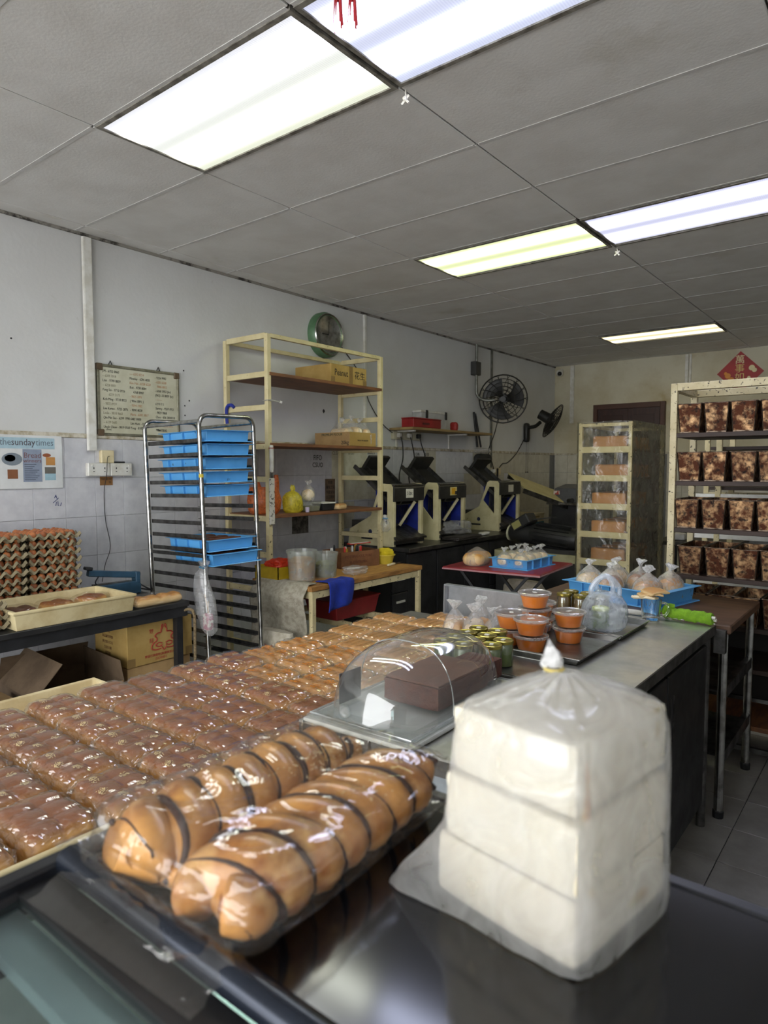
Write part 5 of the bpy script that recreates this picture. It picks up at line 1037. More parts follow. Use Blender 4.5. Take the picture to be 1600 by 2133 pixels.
for x, z, r in ((-.14, -.03, .035), (-.10, -.09, .04), (-.165, .0, .02), (.13, .05, .035), (.16, .02, .028), (.1, -.07, .02)):
    MB().lathe([(0, 0), (r, 0), (r*.6, -.002), (0, -.0025)], (x, -.0035, z), 12, 'y').build('gold_flower', M('sign_pale_gold', '#e6d9a8', .4) if x > 0 else M('sign_orange', '#d98a2c', .5), dg)
# ceiling knots and the red tassel
kw = M('white_string', '#cfcabd', .8)
for (x, y, lb) in ((-1.64, 2.215, 'white string knot hanging at the corner of the front lights'), (-1.64, 4.63, 'white string knot hanging at the corner of the middle lights')):
    t = thing('string_knot', lb, 'string', (x, y, CEIL)); MB().tube(bez([(0, 0, -.004), (0, 0, -.02), (.006, .0, -.03)], 3), .003, 5).build('string', kw, t); MB().sphere((0, 0, -.038), .012, n=8, m=6).cyl((-.018, 0, -.055), (.018, 0, -.03), .006, n=6).cyl((.016, 0, -.058), (-.012, 0, -.03), .005, n=6).build('knot', kw, t)
ts = thing('red_tassel', 'red knotted tassel hanging into the top of the picture', 'tassel', (-.744, .842, .05)); rd = M('tassel_red', '#b3262f', .7)
for i, x in enumerate((-.009, .009)):
    MB().tube([(x, x*.8, 2.27), (x, x*.8, 2.305)], .0012, 5).build('cord', rd, ts); MB().lathe([(0, 2.235), (.006, 2.238), (.009, 2.255), (.006, 2.272), (0, 2.275)], (x, x*.8, 0), 10).build('bead', rd, ts, smooth=True)
    q = MB()
    for a in range(9): q.cyl((x+.005*math.cos(a), x*.8+.005*math.sin(a), 2.24), (x+.008*math.cos(a), x*.8+.008*math.sin(a), 2.19+.01*(a % 3)), .0012, n=4)
    q.build('fringe', rd, ts)['kind'] = 'stuff'
MB().cyl((0, 0, 2.305), (0, 0, CEIL-.05), .0012, n=5).box(-.02, .02, -.016, .016, 2.3, 2.308).build('hanger', rd, ts)
# ---------------------------------------------------------------- long bread table
BZ = .72
bt2 = thing('bread_table', 'long low table carrying the wrapped loaves', 'table', (0, 0, 0))
MB().box(-2.25, -1.265, .2, 3.1, BZ-.03, BZ).build('top', M('bread_table_top', '#8d8a83', .4, .6, col2='#73706a', scale=6), bt2, bevel=.004)
for x in (-2.2, -1.31):
    for y in (.28, 1.7, 3.05): MB().box(x-.02, x+.02, y-.02, y+.02, 0, BZ-.03).build('leg', dsteel, bt2)
t0 = thing('dough_tray', 'wide cream dough tray under the nearest wrapped loaves', 'tray', (-1.76, .70, BZ+.0005)); hx, hy, h = .485, .49, .085
ls = [(hx*.97, hy*.97, 0), (hx, hy, h), (hx-.012, hy-.012, h), (hx*.97-.012, hy*.97-.012, .006)]; vs = [p for (a, b, c) in ls for p in ((-a,-b,c),(a,-b,c),(a,b,c),(-a,b,c))]
MB().add(vs, [(i*4+j, i*4+(j+1) % 4, (i+1)*4+(j+1) % 4, (i+1)*4+j) for i in range(3) for j in range(4)]+[(3,2,1,0), (12,13,14,15)]).build('body', dough, t0, bevel=.01, segs=3, smooth=True)
# wrapped loaves in rows
def seeds(seed, pts, n, rad, zf, sz, name='topping'):
    rng = random.Random(seed); m = MB()
    for (cx, cy) in pts:
        for _ in range(n):
            r = rad*rng.random()**.6; a = rng.uniform(0, 2*PI); x = cx+r*math.cos(a); y = cy+r*.8*math.sin(a); q = rng.uniform(0, PI); dx, dy = sz*math.cos(q), sz*math.sin(q); z = zf(x, y)
            m.add([(x-dx, y-dy, z), (x+dy*.5, y-dx*.5, z+sz*.3), (x+dx, y+dy, z), (x-dy*.5, y+dx*.5, z+sz*.3), (x, y, z+sz*.8)], [(0,1,4), (1,2,4), (2,3,4), (3,0,4)])
    return m
LH = .049
big = [bun_mesh(.096, .0735, LH, 3, 2, s, 'bread', .0075, 24, .024, .007) for s in (1, 2, 3)]; [m.materials.append(brown) for m in big]
gold2 = [bun_mesh(.096, .0735, .043, 2, 3, s, 'bread', .014, 24, .02, .006) for s in (4, 5)]; [m.materials.append(golden) for m in gold2]
fing = [bun_mesh(.096, .0735, .041, 5, 1, s, 'bread', .011, 22, .02, .004) for s in (6, 7)]; [m.materials.append(golden) for m in fing]
wraps = [wrap_mesh(.096, .0735, h_, s, n=24, amp=.007, r=.026, off=.0022, dome=dm_, nx=a_, ny=b_, depth=dp_) for s, h_, dm_, a_, b_, dp_ in ((11, LH, .007, 3, 2, .004), (12, LH, .007, 3, 2, .003), (13, LH, .007, 3, 2, .004), (14, .043, .006, 2, 3, .004), (15, .041, .004, 5, 1, .005))]
film_tight = film('tight_wrap', (1, 1, 1), .02, (.9, .9, .9), .09, .24, .12, 14); [m.materials.append(film_tight) for m in wraps]
ztop = lambda x, y: 2*LH-.0015
SEED_P = [(-.055, -.03), (.01, -.045), (.055, -.02), (-.03, .03), (.04, .035)]
seed_me = seeds(3, SEED_P, 40, .015, lambda x, y: 2*LH+.007*(1-.5*(x/.099)**2-.5*(y/.08)**2)-.0075*(2-abs(math.sin(PI*(x/.099+1)*1.5))**.5-abs(math.sin(PI*(y/.08+1)))**.5)+.002, .0026).mesh('sesame'); seed_me.materials.append(M('sesame_seed', '#e3cb94', .6))
floss_me = seeds(5, [(-.05, -.035), (.045, -.03), (-.045, .035), (.05, .03)], 70, .022, lambda x, y: .086+.006*(1-.5*(x/.099)**2-.5*(y/.079)**2)-.009*(2-abs(math.sin(PI*(x/.099+1)))**.5-abs(math.sin(PI*(y/.079+1)*1.5))**.5)+.002, .0034).mesh('cheese_floss'); floss_me.materials.append(M('cheese_floss', '#e08a0c', .7, col2='#e89a20', scale=60))
berry_me = MB().rbox(.05, .012, .005, .005, 5, lambda p, q: Vector(p)*(1+.2*nz(q, 3, 1)), (0, -.03, .082)).rbox(.05, .012, .005, .005, 5, lambda p, q: Vector(p)*(1+.2*nz(q, 3, 4)), (0, .03, .082)).mesh('berry_filling', 'all'); berry_me.materials.append(M('berry_filling', '#4a141c', .4))
rowname = ['row beside steel table', 'second row from steel table', 'third row from steel table', 'outer left row']
nth = ['nearest', 'second', 'third', 'fourth', 'fifth', 'sixth', 'seventh', 'eighth', 'ninth', 'tenth', 'eleventh', 'twelfth', 'thirteenth', 'fourteenth', 'farthest']
for r in range(4):
    for k in range(-1, 14):
        x = -1.388-r*.2045; y = .62+.166*k+(0 if k < 8 else .01)
        if r == 0 and k >= 11: continue
        if r == 3 and k >= 13 or r == 1 and k >= 12: continue
        kind = 'brown' if k <= 5 or (r == 3 and k == 6) else ('floss' if (k in (6, 7, 8) and r >= 1+(k == 8)) else ('berry' if (r, k) in ((0, 8), (1, 11)) else 'gold'))
        sd = kind == 'brown' and ((r, k) in ((0, 1), (0, 2), (1, 0), (1, 1), (1, 2), (2, 0), (2, 1), (3, 1), (3, 2), (3, 5), (3, 6), (2, 5), (1, 5), (2, 2)))
        desc = {'brown': 'dark brown soft loaf with pale seeds' if sd else 'plain dark brown soft loaf', 'floss': 'soft loaf topped with orange floss', 'berry': 'golden loaf striped with dark berry filling', 'gold': 'golden bun loaf'}[kind]
        zb = BZ+(.0072 if y < 1.17 else .0006)
        t = thing('wrapped_loaf', f'wrapped {desc}, {nth[k+1]} in {rowname[r]}', 'bread', (x+random.uniform(-.004, .004), y+random.uniform(-.003, .003), zb), random.uniform(-.035, .035), 'wrapped loaves on the bread table')
        if kind == 'brown': put('bread', big[(r+k) % 3], t); put('plastic_wrap', wraps[(r*2+k) % 3], t, None, (0, 0, PI*((r+k) % 2)))
        else: put('bread', gold2[(r+k) % 2] if kind == 'floss' else fing[(r+k) % 2], t); put('plastic_wrap', wraps[3 if kind == 'floss' else 4], t, None, (0, 0, PI*((r+k) % 2)))
        if sd: put('sesame', seed_me, t)['kind'] = 'stuff'
        if kind == 'floss': put('cheese_floss', floss_me, t)['kind'] = 'stuff'
        if kind == 'berry': put('berry_filling', berry_me, t)
# bags of sliced buns at the far right end of the bread table
for i, (x, y, s) in enumerate(((-1.64, 2.60, 1), (-1.53, 2.59, 1), (-1.42, 2.58, 1), (-1.345, 2.66, .92), (-1.33, 2.80, 1.05), (-1.58, 2.74, 1))):
    t = thing('bagged_bun_pair', ['leftmost tied bag of cream filled buns standing by the jars', 'second tied bag of cream filled buns from the left', 'third tied bag of cream filled buns from the left', 'short tied bag of cream buns just behind the green jars', 'tied bag of buns nearest the orange tubs', 'tied bag of buns standing behind the front bags'][i], 'bread', (x, y, BZ+.001), R(20+i*9), 'tied bags of cream buns')
    for j, c in ((-1, pale), (1, golden)):
        me = bun_mesh(.022*s, .042*s, .055*s, 1, 1, i*3+j, n=8, r=.03); me.materials.append(c); put('bun', me, t, (j*.021*s, 0, .002))
    h_ = .19*s; bag_mesh([(.045*s, .045*s, .001), (.052*s, .052*s, .03), (.052*s, .052*s, .09*s), (.04*s, .042*s, .135*s), (.012, .012, h_*.9), (.006, .006, h_*.93)], i+70, n=24, amp=.12, wr=9).build('bag_film', film_bag, t, smooth=True)
    bag_mesh([(.006, .006, h_*.92), (.02, .016, h_*1.0), (.034, .024, h_*1.1)], i+80, n=12, amp=.35, wr=4).build('knot', knotm, t, smooth=True)
at = thing('aluminium_tray', 'scratched aluminium tray standing on edge behind the bagged buns', 'tray', (-1.70, 3.02, BZ+.001), R(-2))
MB().box(-.26, .26, 0, .004, 0, .2).build('base', M('aluminium', '#b9bcc0', .35, .8, col2='#9da0a4', scale=6, col3='#4b4b4b', scale3=9, lo3=.68, hi3=.72), at)
MB().box(-.26, .26, -.03, 0, .19, .2).box(-.26, .26, -.03, 0, 0, .01).box(-.26, -.25, -.03, 0, .01, .19).box(.25, .26, -.03, 0, .01, .19).build('rim', MATS['aluminium'], at, bevel=.003)
# ---------------------------------------------------------------- steel work table with cabinet
SZ = .88; st_top = M('steel_top', '#c4c3bd', .3, .85, col2='#a09f98', scale=5, rough2=.45, bump=.02)
stb = thing('steel_table', 'long stainless steel table with a dark cabinet below', 'table', (0, 0, 0))
MB().prism([(-1.245, 1.215), (-.635, 1.262), (-.635, 3.09), (-1.245, 3.09)], 'z', SZ-.006, SZ).build('top', st_top, stb)
MB().prism([(-1.245, 1.215), (-.635, 1.262), (-.635, 1.266), (-1.245, 1.219)], 'z', SZ-.045, SZ-.006).build('front_lip', dsteel, stb); MB().box(-.639, -.635, 1.266, 3.09, SZ-.045, SZ-.006).build('side_lip', dsteel, stb); MB().box(-1.245, -1.241, 1.22, 3.09, SZ-.045, SZ-.006).build('side_lip', dsteel, stb)
MB().prism([(-1.22, 1.25), (-.665, 1.285), (-.665, 1.29), (-1.22, 1.255)], 'z', .1, SZ-.046).build('front_panel', M('zinc_panel', '#a8b2bb', .5, .3, col2='#8e979f', scale=6, col3='#3a3c3e', scale3=20, lo3=.68, hi3=.7), stb)
MB().box(-1.22, -.665, 1.29, 3.0, .1, SZ-.046).build('cabinet_body', M('cabinet_body2', '#242425', .45, .4), stb)
seams = [1.29, 1.86, 2.43, 3.0]
for i in range(3):
    d = MB().box(-.665, -.648, seams[i]+.006, seams[i+1]-.006, .12, SZ-.075).build('door', M('door_dark', '#2c2c2d', .42, .6, col2='#222223', scale=4, rough2=.55), stb, bevel=.003)
    yh = seams[i+1]-.05 if i == 1 else seams[i]+.05
    MB().box(-.648, -.6465, yh-.022, yh+.022, .56, .72).build('recess', black_m, d); MB().box(-.648, -.642, yh-.025, yh-.02, .555, .725).build('handle_rim', dsteel, d); MB().box(-.648, -.642, yh+.02, yh+.025, .555, .725).build('handle_rim', dsteel, d)
for z in (.25, .7): MB().cyl((-.66, 3.01, z), (-.66, 3.01, z+.09), .012, n=8).build('hinge', dsteel, stb)
for x in (-1.2, -.665):
    for y in (1.3, 3.05): MB().cyl((x, y, 0), (x, y, SZ-.046), .019, n=12).build('leg', dsteel, stb, smooth=True)
for i, (x, dz) in enumerate(((-1.228, .10), (-1.018, .085))):
    y = 1.2165+.0775*(x+1.245); h_ = tag(MB().tube(bez([(x, y+.02, SZ+.004), (x, y-.004, SZ+.003), (x, y-.006, SZ-.05), (x+.004, y-.003, SZ-dz), (x+.01, y+.006, SZ-dz+.012)], 4), .0022, 6).build('wire_hook', steel, smooth=True), ('wire hook at the left front corner of the steel table' if i == 0 else 'wire hook in the middle of the steel table front'), 'hook')
# side table behind it
sdt = thing('side_table', 'steel legged table with a brown wooden top beyond the steel table', 'table', (0, 0, 0)); MB().box(-1.58, -.585, 3.13, 3.82, SZ-.05, SZ-.012).build('top', M('brown_top', '#5d4331', .5, col2='#46301f', scale=5, stretch=(1, 5, 5)), sdt, bevel=.005)
for x in (-1.54, -.62):
    for y in (3.17, 3.78): MB().cyl((x, y, .03), (x, y, SZ-.05), .02, n=12).build('leg', steel, sdt, smooth=True); MB().lathe([(.022, 0), (.024, .03), (.02, .035)], (x, y, 0), 10).build('foot', black_m, sdt)
for z in (.27, .56): MB().bar((-.62, 3.17, z), (-.62, 3.78, z), .03, .05).build('rail', dsteel, sdt); MB().box(-1.54, -.62, 3.2, 3.76, z-.01, z).build('under_shelf', dsteel, sdt)
MB().box(-.645, -.60, 3.1, 3.135, SZ-.13, SZ-.03).build('bracket', dsteel, sdt)
# blue tray of bagged loaves on the side table
btr = plastic_tray('bread_tray', 'blue tray with big bagged loaves on the brown side table', (-1.14, 3.515, SZ-.0115), R(-13), .56, .40, .075, blue, 'tray')
BL = [(-.19, -.08), (-.06, -.09), (.15, -.09), (-.14, .09), (.0, .1), (.18, .07)]
mrot = Matrix.Rotation(R(-13), 3, 'Z')
for i, (a, b) in enumerate(BL):
    p = mrot @ Vector((a, b, 0)); nm = ['front left', 'front middle', 'front right', 'rear left', 'rear middle', 'rear right'][i]
    bagged('bagged_loaf', f'{nm} bagged round loaf with white knot in the side table tray', (-1.14+p.x, 3.515+p.y, SZ), .085, .145, 90+i, [pale, brown, golden][i % 3], group='bagged loaves on the side table', rx=.066, rz=R(-13), cs=.85, fm=film('cloudy_bag', (.97, .97, .96), .3, (.9, .9, .88), .15, .12, .4, 26))
# ---------------------------------------------------------------- things on the steel table
tray_st = M('tray_steel', '#8a8a88', .3, .95, col2='#6b6a68', scale=8)
def metal_tray(label, x0, x1, y0, y1, z=SZ+.0006, h=.022):
    t = thing('metal_tray', label, 'tray', ((x0+x1)/2, (y0+y1)/2, z)); a, b = (x1-x0)/2, (y1-y0)/2
    ls = [(a-.012, b-.012, 0), (a-.003, b-.003, h-.003), (a, b, h), (a-.006, b-.006, h), (a-.014, b-.014, .002)]; vs = [p for (q, r, c) in ls for p in ((-q,-r,c),(q,-r,c),(q,r,c),(-q,r,c))]
    MB().add(vs, [(i*4+j, i*4+(j+1) % 4, (i+1)*4+(j+1) % 4, (i+1)*4+j) for i in range(4) for j in range(4)]+[(3,2,1,0), (16,17,18,19)]).build('pan', tray_st, t, bevel=.002)
    MB().tube([(-a, -b, h), (a, -b, h), (a, b, h), (-a, b, h)], .0025, 6, True).build('rolled_rim', steel, t); return t
metal_tray('steel tray holding the green jars', -1.243, -.90, 1.835, 2.115); metal_tray('steel tray holding the stacked orange tubs', -1.30+.062, -.848, 2.12, 2.52); metal_tray('steel tray under the knotted carrier bag', -1.2, -.845, 2.535, 2.87)
# roll-top dome with cake
dm = thing('display_dome', 'clear roll top dome cover on a white display tray', 'display cover', (-1.062, 1.51, SZ), R(1.5)); DA, DB, DH = .155, .275, .175
MB().rbox(.172, .298, .0075, .02, 6, None, (0, 0, .0085)).build('display_tray', M('tray_white', '#c9cac4', .35, col2='#b4b5ae', scale=12), dm, smooth=True)
MB().rbox(.165, .29, .004, .02, 6, None, (0, 0, .0195)).build('clear_base', film('dome_base', (.93, .95, .94), .15, (.8, .82, .82), .1, .2, .1, 10), dm, smooth=True)
dome_f = film('dome_plastic', (.97, .98, .97), .07, (.85, .87, .86), .04, .26, .03, 4, 1.0)
def domef(u, v, k=1.0):
    a = PI*u; e = 2*v-1; s = (1-abs(e)**3.2)**(1/2.4); ca, sa = math.cos(a), math.sin(a)
    sgn = 1 if ca > 0 else -1
    return (DA*k*sgn*abs(ca)**.75*(.25+.75*s if s > 0 else .25), DB*k*e, .022+DH*k*(abs(sa)**.8)*s)
MB().grid(domef, 36, 44).build('dome', dome_f, dm, smooth='all')
MB().tube([Vector(domef(i/24, .36, 1.004)) for i in range(25)], .0018, 6).build('seam', film('dome_seam', (.8, .82, .8), .35, (.85, .87, .86), .05, .35, .1, 10), dm, smooth=True)
MB().lathe([(0, -.003), (.016, -.003), (.016, .003), (.009, .005), (0, .004)], (-.045, -DB-.001, .05), 18, 'y').build('pivot_disc', MATS['dome_base'], dm, smooth=True)
MB().tube([(-DA-.004, -DB-.004, .024), (DA+.004, -DB-.004, .024), (DA+.004, DB+.004, .024), (-DA-.004, DB+.004, .024)], .003, 6, True).build('base_flange', MATS['dome_seam'], dm)
ck_ = thing('chocolate_cake', 'brown chocolate cake slab under the clear dome', 'cake', (-1.035, 1.555, SZ+.0245), R(1)); choc = M('cake_brown', '#5a3122', .75, col2='#47251a', scale=30, bump=.3, bscale=150); choct = M('cake_top', '#6b4432', .6, col2='#5d392a', scale=8)
MB().rbox(.09, .135, .032, .008, 10, lambda p, q: Vector(p)*(1+.02*nz(q, 3, 1)), (0, 0, .033)).build('sponge', choc, ck_, smooth=True); MB().rbox(.087, .13, .004, .004, 8, lambda p, q: Vector(p)+Vector((0, 0, .002*nz(q, 4, 2))), (0, 0, .0665)).build('top_crust', choct, ck_, smooth=True)
c2 = tag(MB().rbox(.06, .05, .03, .008, 8, lambda p, q: Vector(p)*(1+.03*nz(q, 3, 1)), (-1.02, 1.752, SZ+.056)).build('cake_piece', choc, smooth=True), 'smaller cake piece at the far end under the dome', 'cake')
tag(MB().box(-1.19, -1.187, 1.31, 1.40, SZ+.026, SZ+.11).build('cake_scraper', tray_st, bevel=.001), 'flat steel scraper standing beside the cake under the dome', 'scraper')
# green jam jars
jar_g = M('pandan_jam', '#5f6d24', .25, col2='#3c4816', scale=8, coat=1); lid_g = M('gold_lid', '#b7a652', .25, .8, col2='#8f8340', scale=12); jar_glass = film('jar_glass', (.9, .95, .85), .02, (.8, .8, .8), .05, .2, .02, 8)
def jar(label, x, y, z, jm=jar_g, group='jars of green jam', h=.088):
    t = thing('jam_jar', label, 'jar', (x, y, z), random.uniform(0, 6), group)
    MB().lathe([(0, .003), (.031, .003), (.0315, h*.78), (.027, h*.86), (0, h*.86)], n=20).build('jam', jm, t, smooth=True); MB().lathe([(0, 0), (.032, .0), (.034, .006), (.034, h*.78), (.029, h*.9)], n=20).build('glass', jar_glass, t, smooth=True)
    l = MB().lathe([(.032, h*.87), (.0345, h*.87), (.0345, h-.002), (.032, h), (.028, h-.0015), (0, h-.001)], n=24).build('lid', lid_g, t, smooth=True)
    MB().box(-.008, .008, -.006, .006, h-.001, h+.0004).build('price_sticker', white_pl, l); return t
JP = [(-1.205, 2.075), (-1.13, 2.078), (-1.205, 1.999), (-1.129, 2.002), (-1.207, 1.923), (-1.131, 1.926), (-1.205, 1.87-.023), (-1.055, 1.90), (-1.13, 1.85), (-1.053, 1.976)]
JN = ['rear left', 'rear right', 'third row left', 'third row middle', 'second row left', 'second row middle', 'front left', 'front right corner', 'front middle', 'second row right']
for (x, y), n_ in zip(JP, JN): jar(f'green jam jar with gold lid, {n_} of the front cluster', x, y, SZ+.003)
for i, (x, y) in enumerate(((-1.24, 2.99), (-1.16, 2.99), (-1.24, 2.91), (-1.16, 2.91), (-1.08, 2.95))): jar(f'amber jam jar with gold lid behind the orange tubs, {["rear left", "rear right", "front left", "front middle", "rightmost"][i]}', x, y, SZ+.0008, M('amber_jam', '#6b4a1c', .25, col2='#55380f', scale=8, coat=1), 'jars of amber jam')
# orange curry tubs
cur = M('orange_curry', '#dd7d14', .3, col2='#cf6c0c', scale=9, coat=.5); cup_f = film('cup_plastic', (1, 1, 1), .03, (.8, .8, .78), .08, .16, .05, 10); lid_f = film('cup_lid', (.97, .96, .95), .3, (.85, .83, .8), .12, .2, .15, 25)
def cup(label, x, y, z):
    t = thing('curry_tub', label, 'tub', (x, y, z), random.uniform(0, 6), 'tubs of orange curry'); r, h = .062, .057
    MB().lathe([(0, .002), (r*.7, .002), (r*.88, h*.78), (0, h*.79)], n=26).build('curry', cur, t, smooth=True); MB().lathe([(0, 0), (r*.73, 0), (r*.97, h*.95), (r*1.02, h)], n=26).build('cup', cup_f, t, smooth=True)
    l = MB().lathe([(r*1.04, h-.006), (r*1.05, h+.001), (r*.96, h+.003), (r*.9, h-.001), (0, h-.001)], n=28).build('lid', lid_f, t, smooth=True); MB().box(-.012, .012, -.007, .007, h-.0005, h+.0006).build('price_sticker', white_pl, l, rot=(0, 0, .4)); return t
for nm, x, y, n_ in (('the front', -1.062, 2.20, 2), ('the right hand', -1.005, 2.405, 2), ('the left hand', -1.166, 2.27-.02, 2), ('the tallest', -1.135, 2.38, 3), ('the rear left', -1.19+.02, 2.455+.05, 2)):
    for k in range(n_): cup(f'lidded tub of orange curry, {["bottom", "second" if n_ == 3 else "top", "top"][k]} of {nm} stack', x, y, SZ+.0032+k*.0605)
# carrier bag, mug, knife, rolled cloth
pb = thing('carrier_bag', 'thin bluish white carrier bag with knotted handles on the steel table', 'bag', (-.975, 2.70, SZ+.003)); cbf = film('carrier_film', (.96, .98, 1), .34, (.88, .93, 1), .15, .13, .3, 24)
bag_mesh([(.07, .075, 0), (.088, .09, .015), (.092, .095, .06), (.088, .09, .1), (.07, .075, .13), (.04, .05, .15)], 21, n=34, amp=.1, wr=13).build('film', cbf, pb, smooth=True)
for s in (-1, 1): MB().tube(bez([(s*.045, s*.03, .13), (s*.045, s*.03, .17), (s*.022, s*.015, .205), (-s*.01, 0, .215), (-s*.035, -.01, .18), (-s*.03, 0, .15)], 5), [.016]+[.011]*24+[.014], 8).build('handle', cbf, pb, smooth=True)
bj = jar('jar with a lime lid seen inside the carrier bag', -.985, 2.68, SZ+.008, M('pale_jelly', '#8f9a78', .3), None, .085)
for c in bj.children:
    if c.name.startswith('lid'): c.data = c.data.copy(); c.data.materials[0] = M('lime_lid', '#c3cf4a', .4)
mg = thing('glass_mug', 'ribbed clear glass mug on the steel table', 'mug', (-.875, 2.985, SZ+.0006)); gl = bpy.data.materials.new('mug_glass'); gl.use_nodes = True; gb_ = gl.node_tree.nodes['Principled BSDF']; gb_.inputs['Transmission Weight'].default_value = 1; gb_.inputs['Roughness'].default_value = .03; gb_.inputs['IOR'].default_value = 1.45; gb_.inputs['Base Color'].default_value = (.95, .98, .97, 1)
nb_ = node(gl.node_tree, 'ShaderNodeTexBrick', Scale=14.0); nb_.inputs['Mortar Size'].default_value = .08; tcb = node(gl.node_tree, 'ShaderNodeTexCoord'); gl.node_tree.links.new(tcb.outputs['Object'], nb_.inputs['Vector']); bpb = node(gl.node_tree, 'ShaderNodeBump', Strength=.4, Distance=.004); gl.node_tree.links.new(nb_.outputs['Fac'], bpb.inputs['Height']); gl.node_tree.links.new(bpb.outputs[0], gb_.inputs['Normal'])
MB().lathe([(0, 0), (.034, 0), (.037, .01), (.043, .085), (.043, .092), (.040, .092), (.034, .014), (0, .012)], n=28).build('glass', gl, mg, smooth=True)
MB().tube(bez([(.038, .012, .078), (.06, .02, .075), (.068, .022, .05), (.055, .018, .025), (.036, .012, .022)], 5), .005, 8).build('handle', gl, mg, smooth=True)
for i in range(3):
    o = tag(MB().rbox(.05, .036, .006, .005, 8, lambda p, q: Vector(p)+Vector((0, 0, .006*math.sin(q[0]*2+i)+.003*nz(q, 2, i))), (0, 0, 0)).build('toast_slice', golden if i else pale, smooth='all', loc=(-.88+.018*(i-1), 2.985+.012*(i-1), SZ+.099+i*.013), rot=(.12*(i-1), .1*(1-i), .5*i)), ['lowest', 'middle', 'top'][i]+' thin toast slice lying across the glass mug', 'bread', 'toast slices on the mug')
bkn = thing('bread_knife', 'long white handled knife lying along the far table edge', 'knife', (-.985, 3.045, SZ+.001), R(-1)); MB().rbox(.06, .014, .011, .01, 6, None, (0, 0, .012)).build('handle', white_pl, bkn, smooth=True); MB().box(.058, .36, -.014, .014, .009, .0115).build('blade', steel, bkn)
grn = M('green_cloth', '#7fae22', .9, col2='#6b961a', scale=30, bump=.5, bscale=250)
rc = thing('rolled_cloth', 'bright green cloth rolled around a white rod at the table corner', 'cloth', (-.735, 3.04, SZ+.03), R(-6))
MB().tube([(-.1+i*.0105, 0, .002*math.sin(i)) for i in range(20)], [(.028 if i < 2 else .025)+.0022*math.sin(i*2.2) for i in range(20)], 18).build('cloth', grn, rc, smooth=True); MB().tube(bez([(-.1, -.02, .0), (-.085, -.012, .03), (-.06, .0, .028)], 4), .012, 8).build('cloth_fold', grn, rc, smooth=True)
for y, z in ((-.008, .006), (.008, -.006)): MB().cyl((.06, y, z), (.112, y, z), .007, n=10).build('rod', white_pl, rc, smooth=True)
# ---------------------------------------------------------------- display case in the foreground
CZ = 1.19
blk = M('black_glass', '#0c0d10', .12, col2='#111318', scale=6, spec=.6); blk_fr = M('black_frame', '#15161a', .35, col2='#1d1f25', scale=14)
dc = thing('display_case', 'black framed glass display case in the foreground', 'display case', (0, 0, 0)); DXR = 1.2
MB().box(-.575, DXR, .285, .575, CZ-.02, CZ).build('top', blk, dc, bevel=.001)
MB().box(-.575, DXR, .575, .590, CZ-.03, CZ+.002).build('rear_edge', blk_fr, dc, bevel=.002)
MB().box(-.592, -.574, -.12, .590, CZ-.03, CZ+.006).build('side_rail', blk_fr, dc, bevel=.003); MB().box(-.603, -.595, -.10, .590, CZ-.035, CZ+.001).build('side_trim', blk_fr, dc, bevel=.003)
MB().tube([(-.575, .277, CZ+.004), (DXR, .277, CZ+.004)], .0125, 16).build('round_rail', M('rail_blue_black', '#2b313d', .22, .5, col2='#222731', scale=9), dc, smooth=True)
MB().box(-.575, DXR, .232, .266, CZ-.014, CZ-.004).build('black_strip', M('strip_black', '#0d0d0f', .55), dc)
pane = film('case_glass', (.80, .90, .89), .03, (.6, .7, .7), .03, .12, .01, 3)
def curve(u, v): a = v*PI/2*.75; return (-.57+u*(DXR+.57), .232-.33*math.sin(a)*.72, CZ-.008-.30*(1-math.cos(a))*1.15)
MB().grid(curve, 3, 14).build('curved_front_glass', pane, dc, smooth='all')
MB().prism([(-.02, .75), (.575, .75), (.575, CZ-.03), (.232, CZ-.03), (.10, CZ-.10), (.0, CZ-.24)], 'x', -.590, -.586).build('side_glass', pane, dc)
MB().box(-.585, DXR, .56, .575, .75, CZ-.03).build('rear_panel', M('case_rear', '#5d6467', .4, .2), dc)
MB().box(-.585, DXR, -.05, .56, .735, .75).build('case_floor', M('case_floor', '#7d8583', .3, .5), dc); MB().box(-.585, DXR, .22, .56, .955, .962).build('glass_shelf', film('shelf_glass', (.75, .88, .86), .08, (.5, .62, .6), .03, .15, .01, 3), dc)
MB().box(-.595, DXR, -.08, .58, .0, .735).build('lower_body', M('case_body', '#2a2b2e', .5, col2='#222326', scale=5), dc)
MB().tube([Vector(curve(0, v/10))+Vector((-.006, 0, 0)) for v in range(11)], .006, 8).build('side_frame', blk_fr, dc)
MB().box(-.575, DXR, .20, .232, CZ-.03, CZ-.018).build('light_channel', M('case_alu', '#98a5a8', .3, .7), dc)
MB().box(-.57, -.56, -.0, .22, CZ-.06, CZ-.045).build('inner_rail', blk_fr, dc)
tag(MB().box(-.602, -.540, .555, .60, CZ+.007, CZ+.011).build('grey_plate', M('plate_grey', '#a9adb0', .3, .5), bevel=.001), 'small grey plate on the far left corner of the display case', 'plate')
gt = thing('case_tray', 'steel tray inside the glass display case', 'tray', (-.25, .12, .752)); MB().rbox(.25, .13, .012, .01, 5, None, (0, 0, .012)).build('pan', tray_st, gt, smooth=True)
cbg = thing('case_bread_bag', 'pale bagged bread inside the display case at the lower left', 'bread', (-.46, .10, .752)); cbg.location.x = -.52+.0
me = bun_mesh(.05, .1, .09, 1, 1, 5, n=10, r=.05); me.materials.append(pale); put('bread', me, cbg); me = wrap_mesh(.053, .105, .093, 31, n=10, amp=.01); me.materials.append(film_bag); put('plastic_wrap', me, cbg)
gt.location.x = -.19
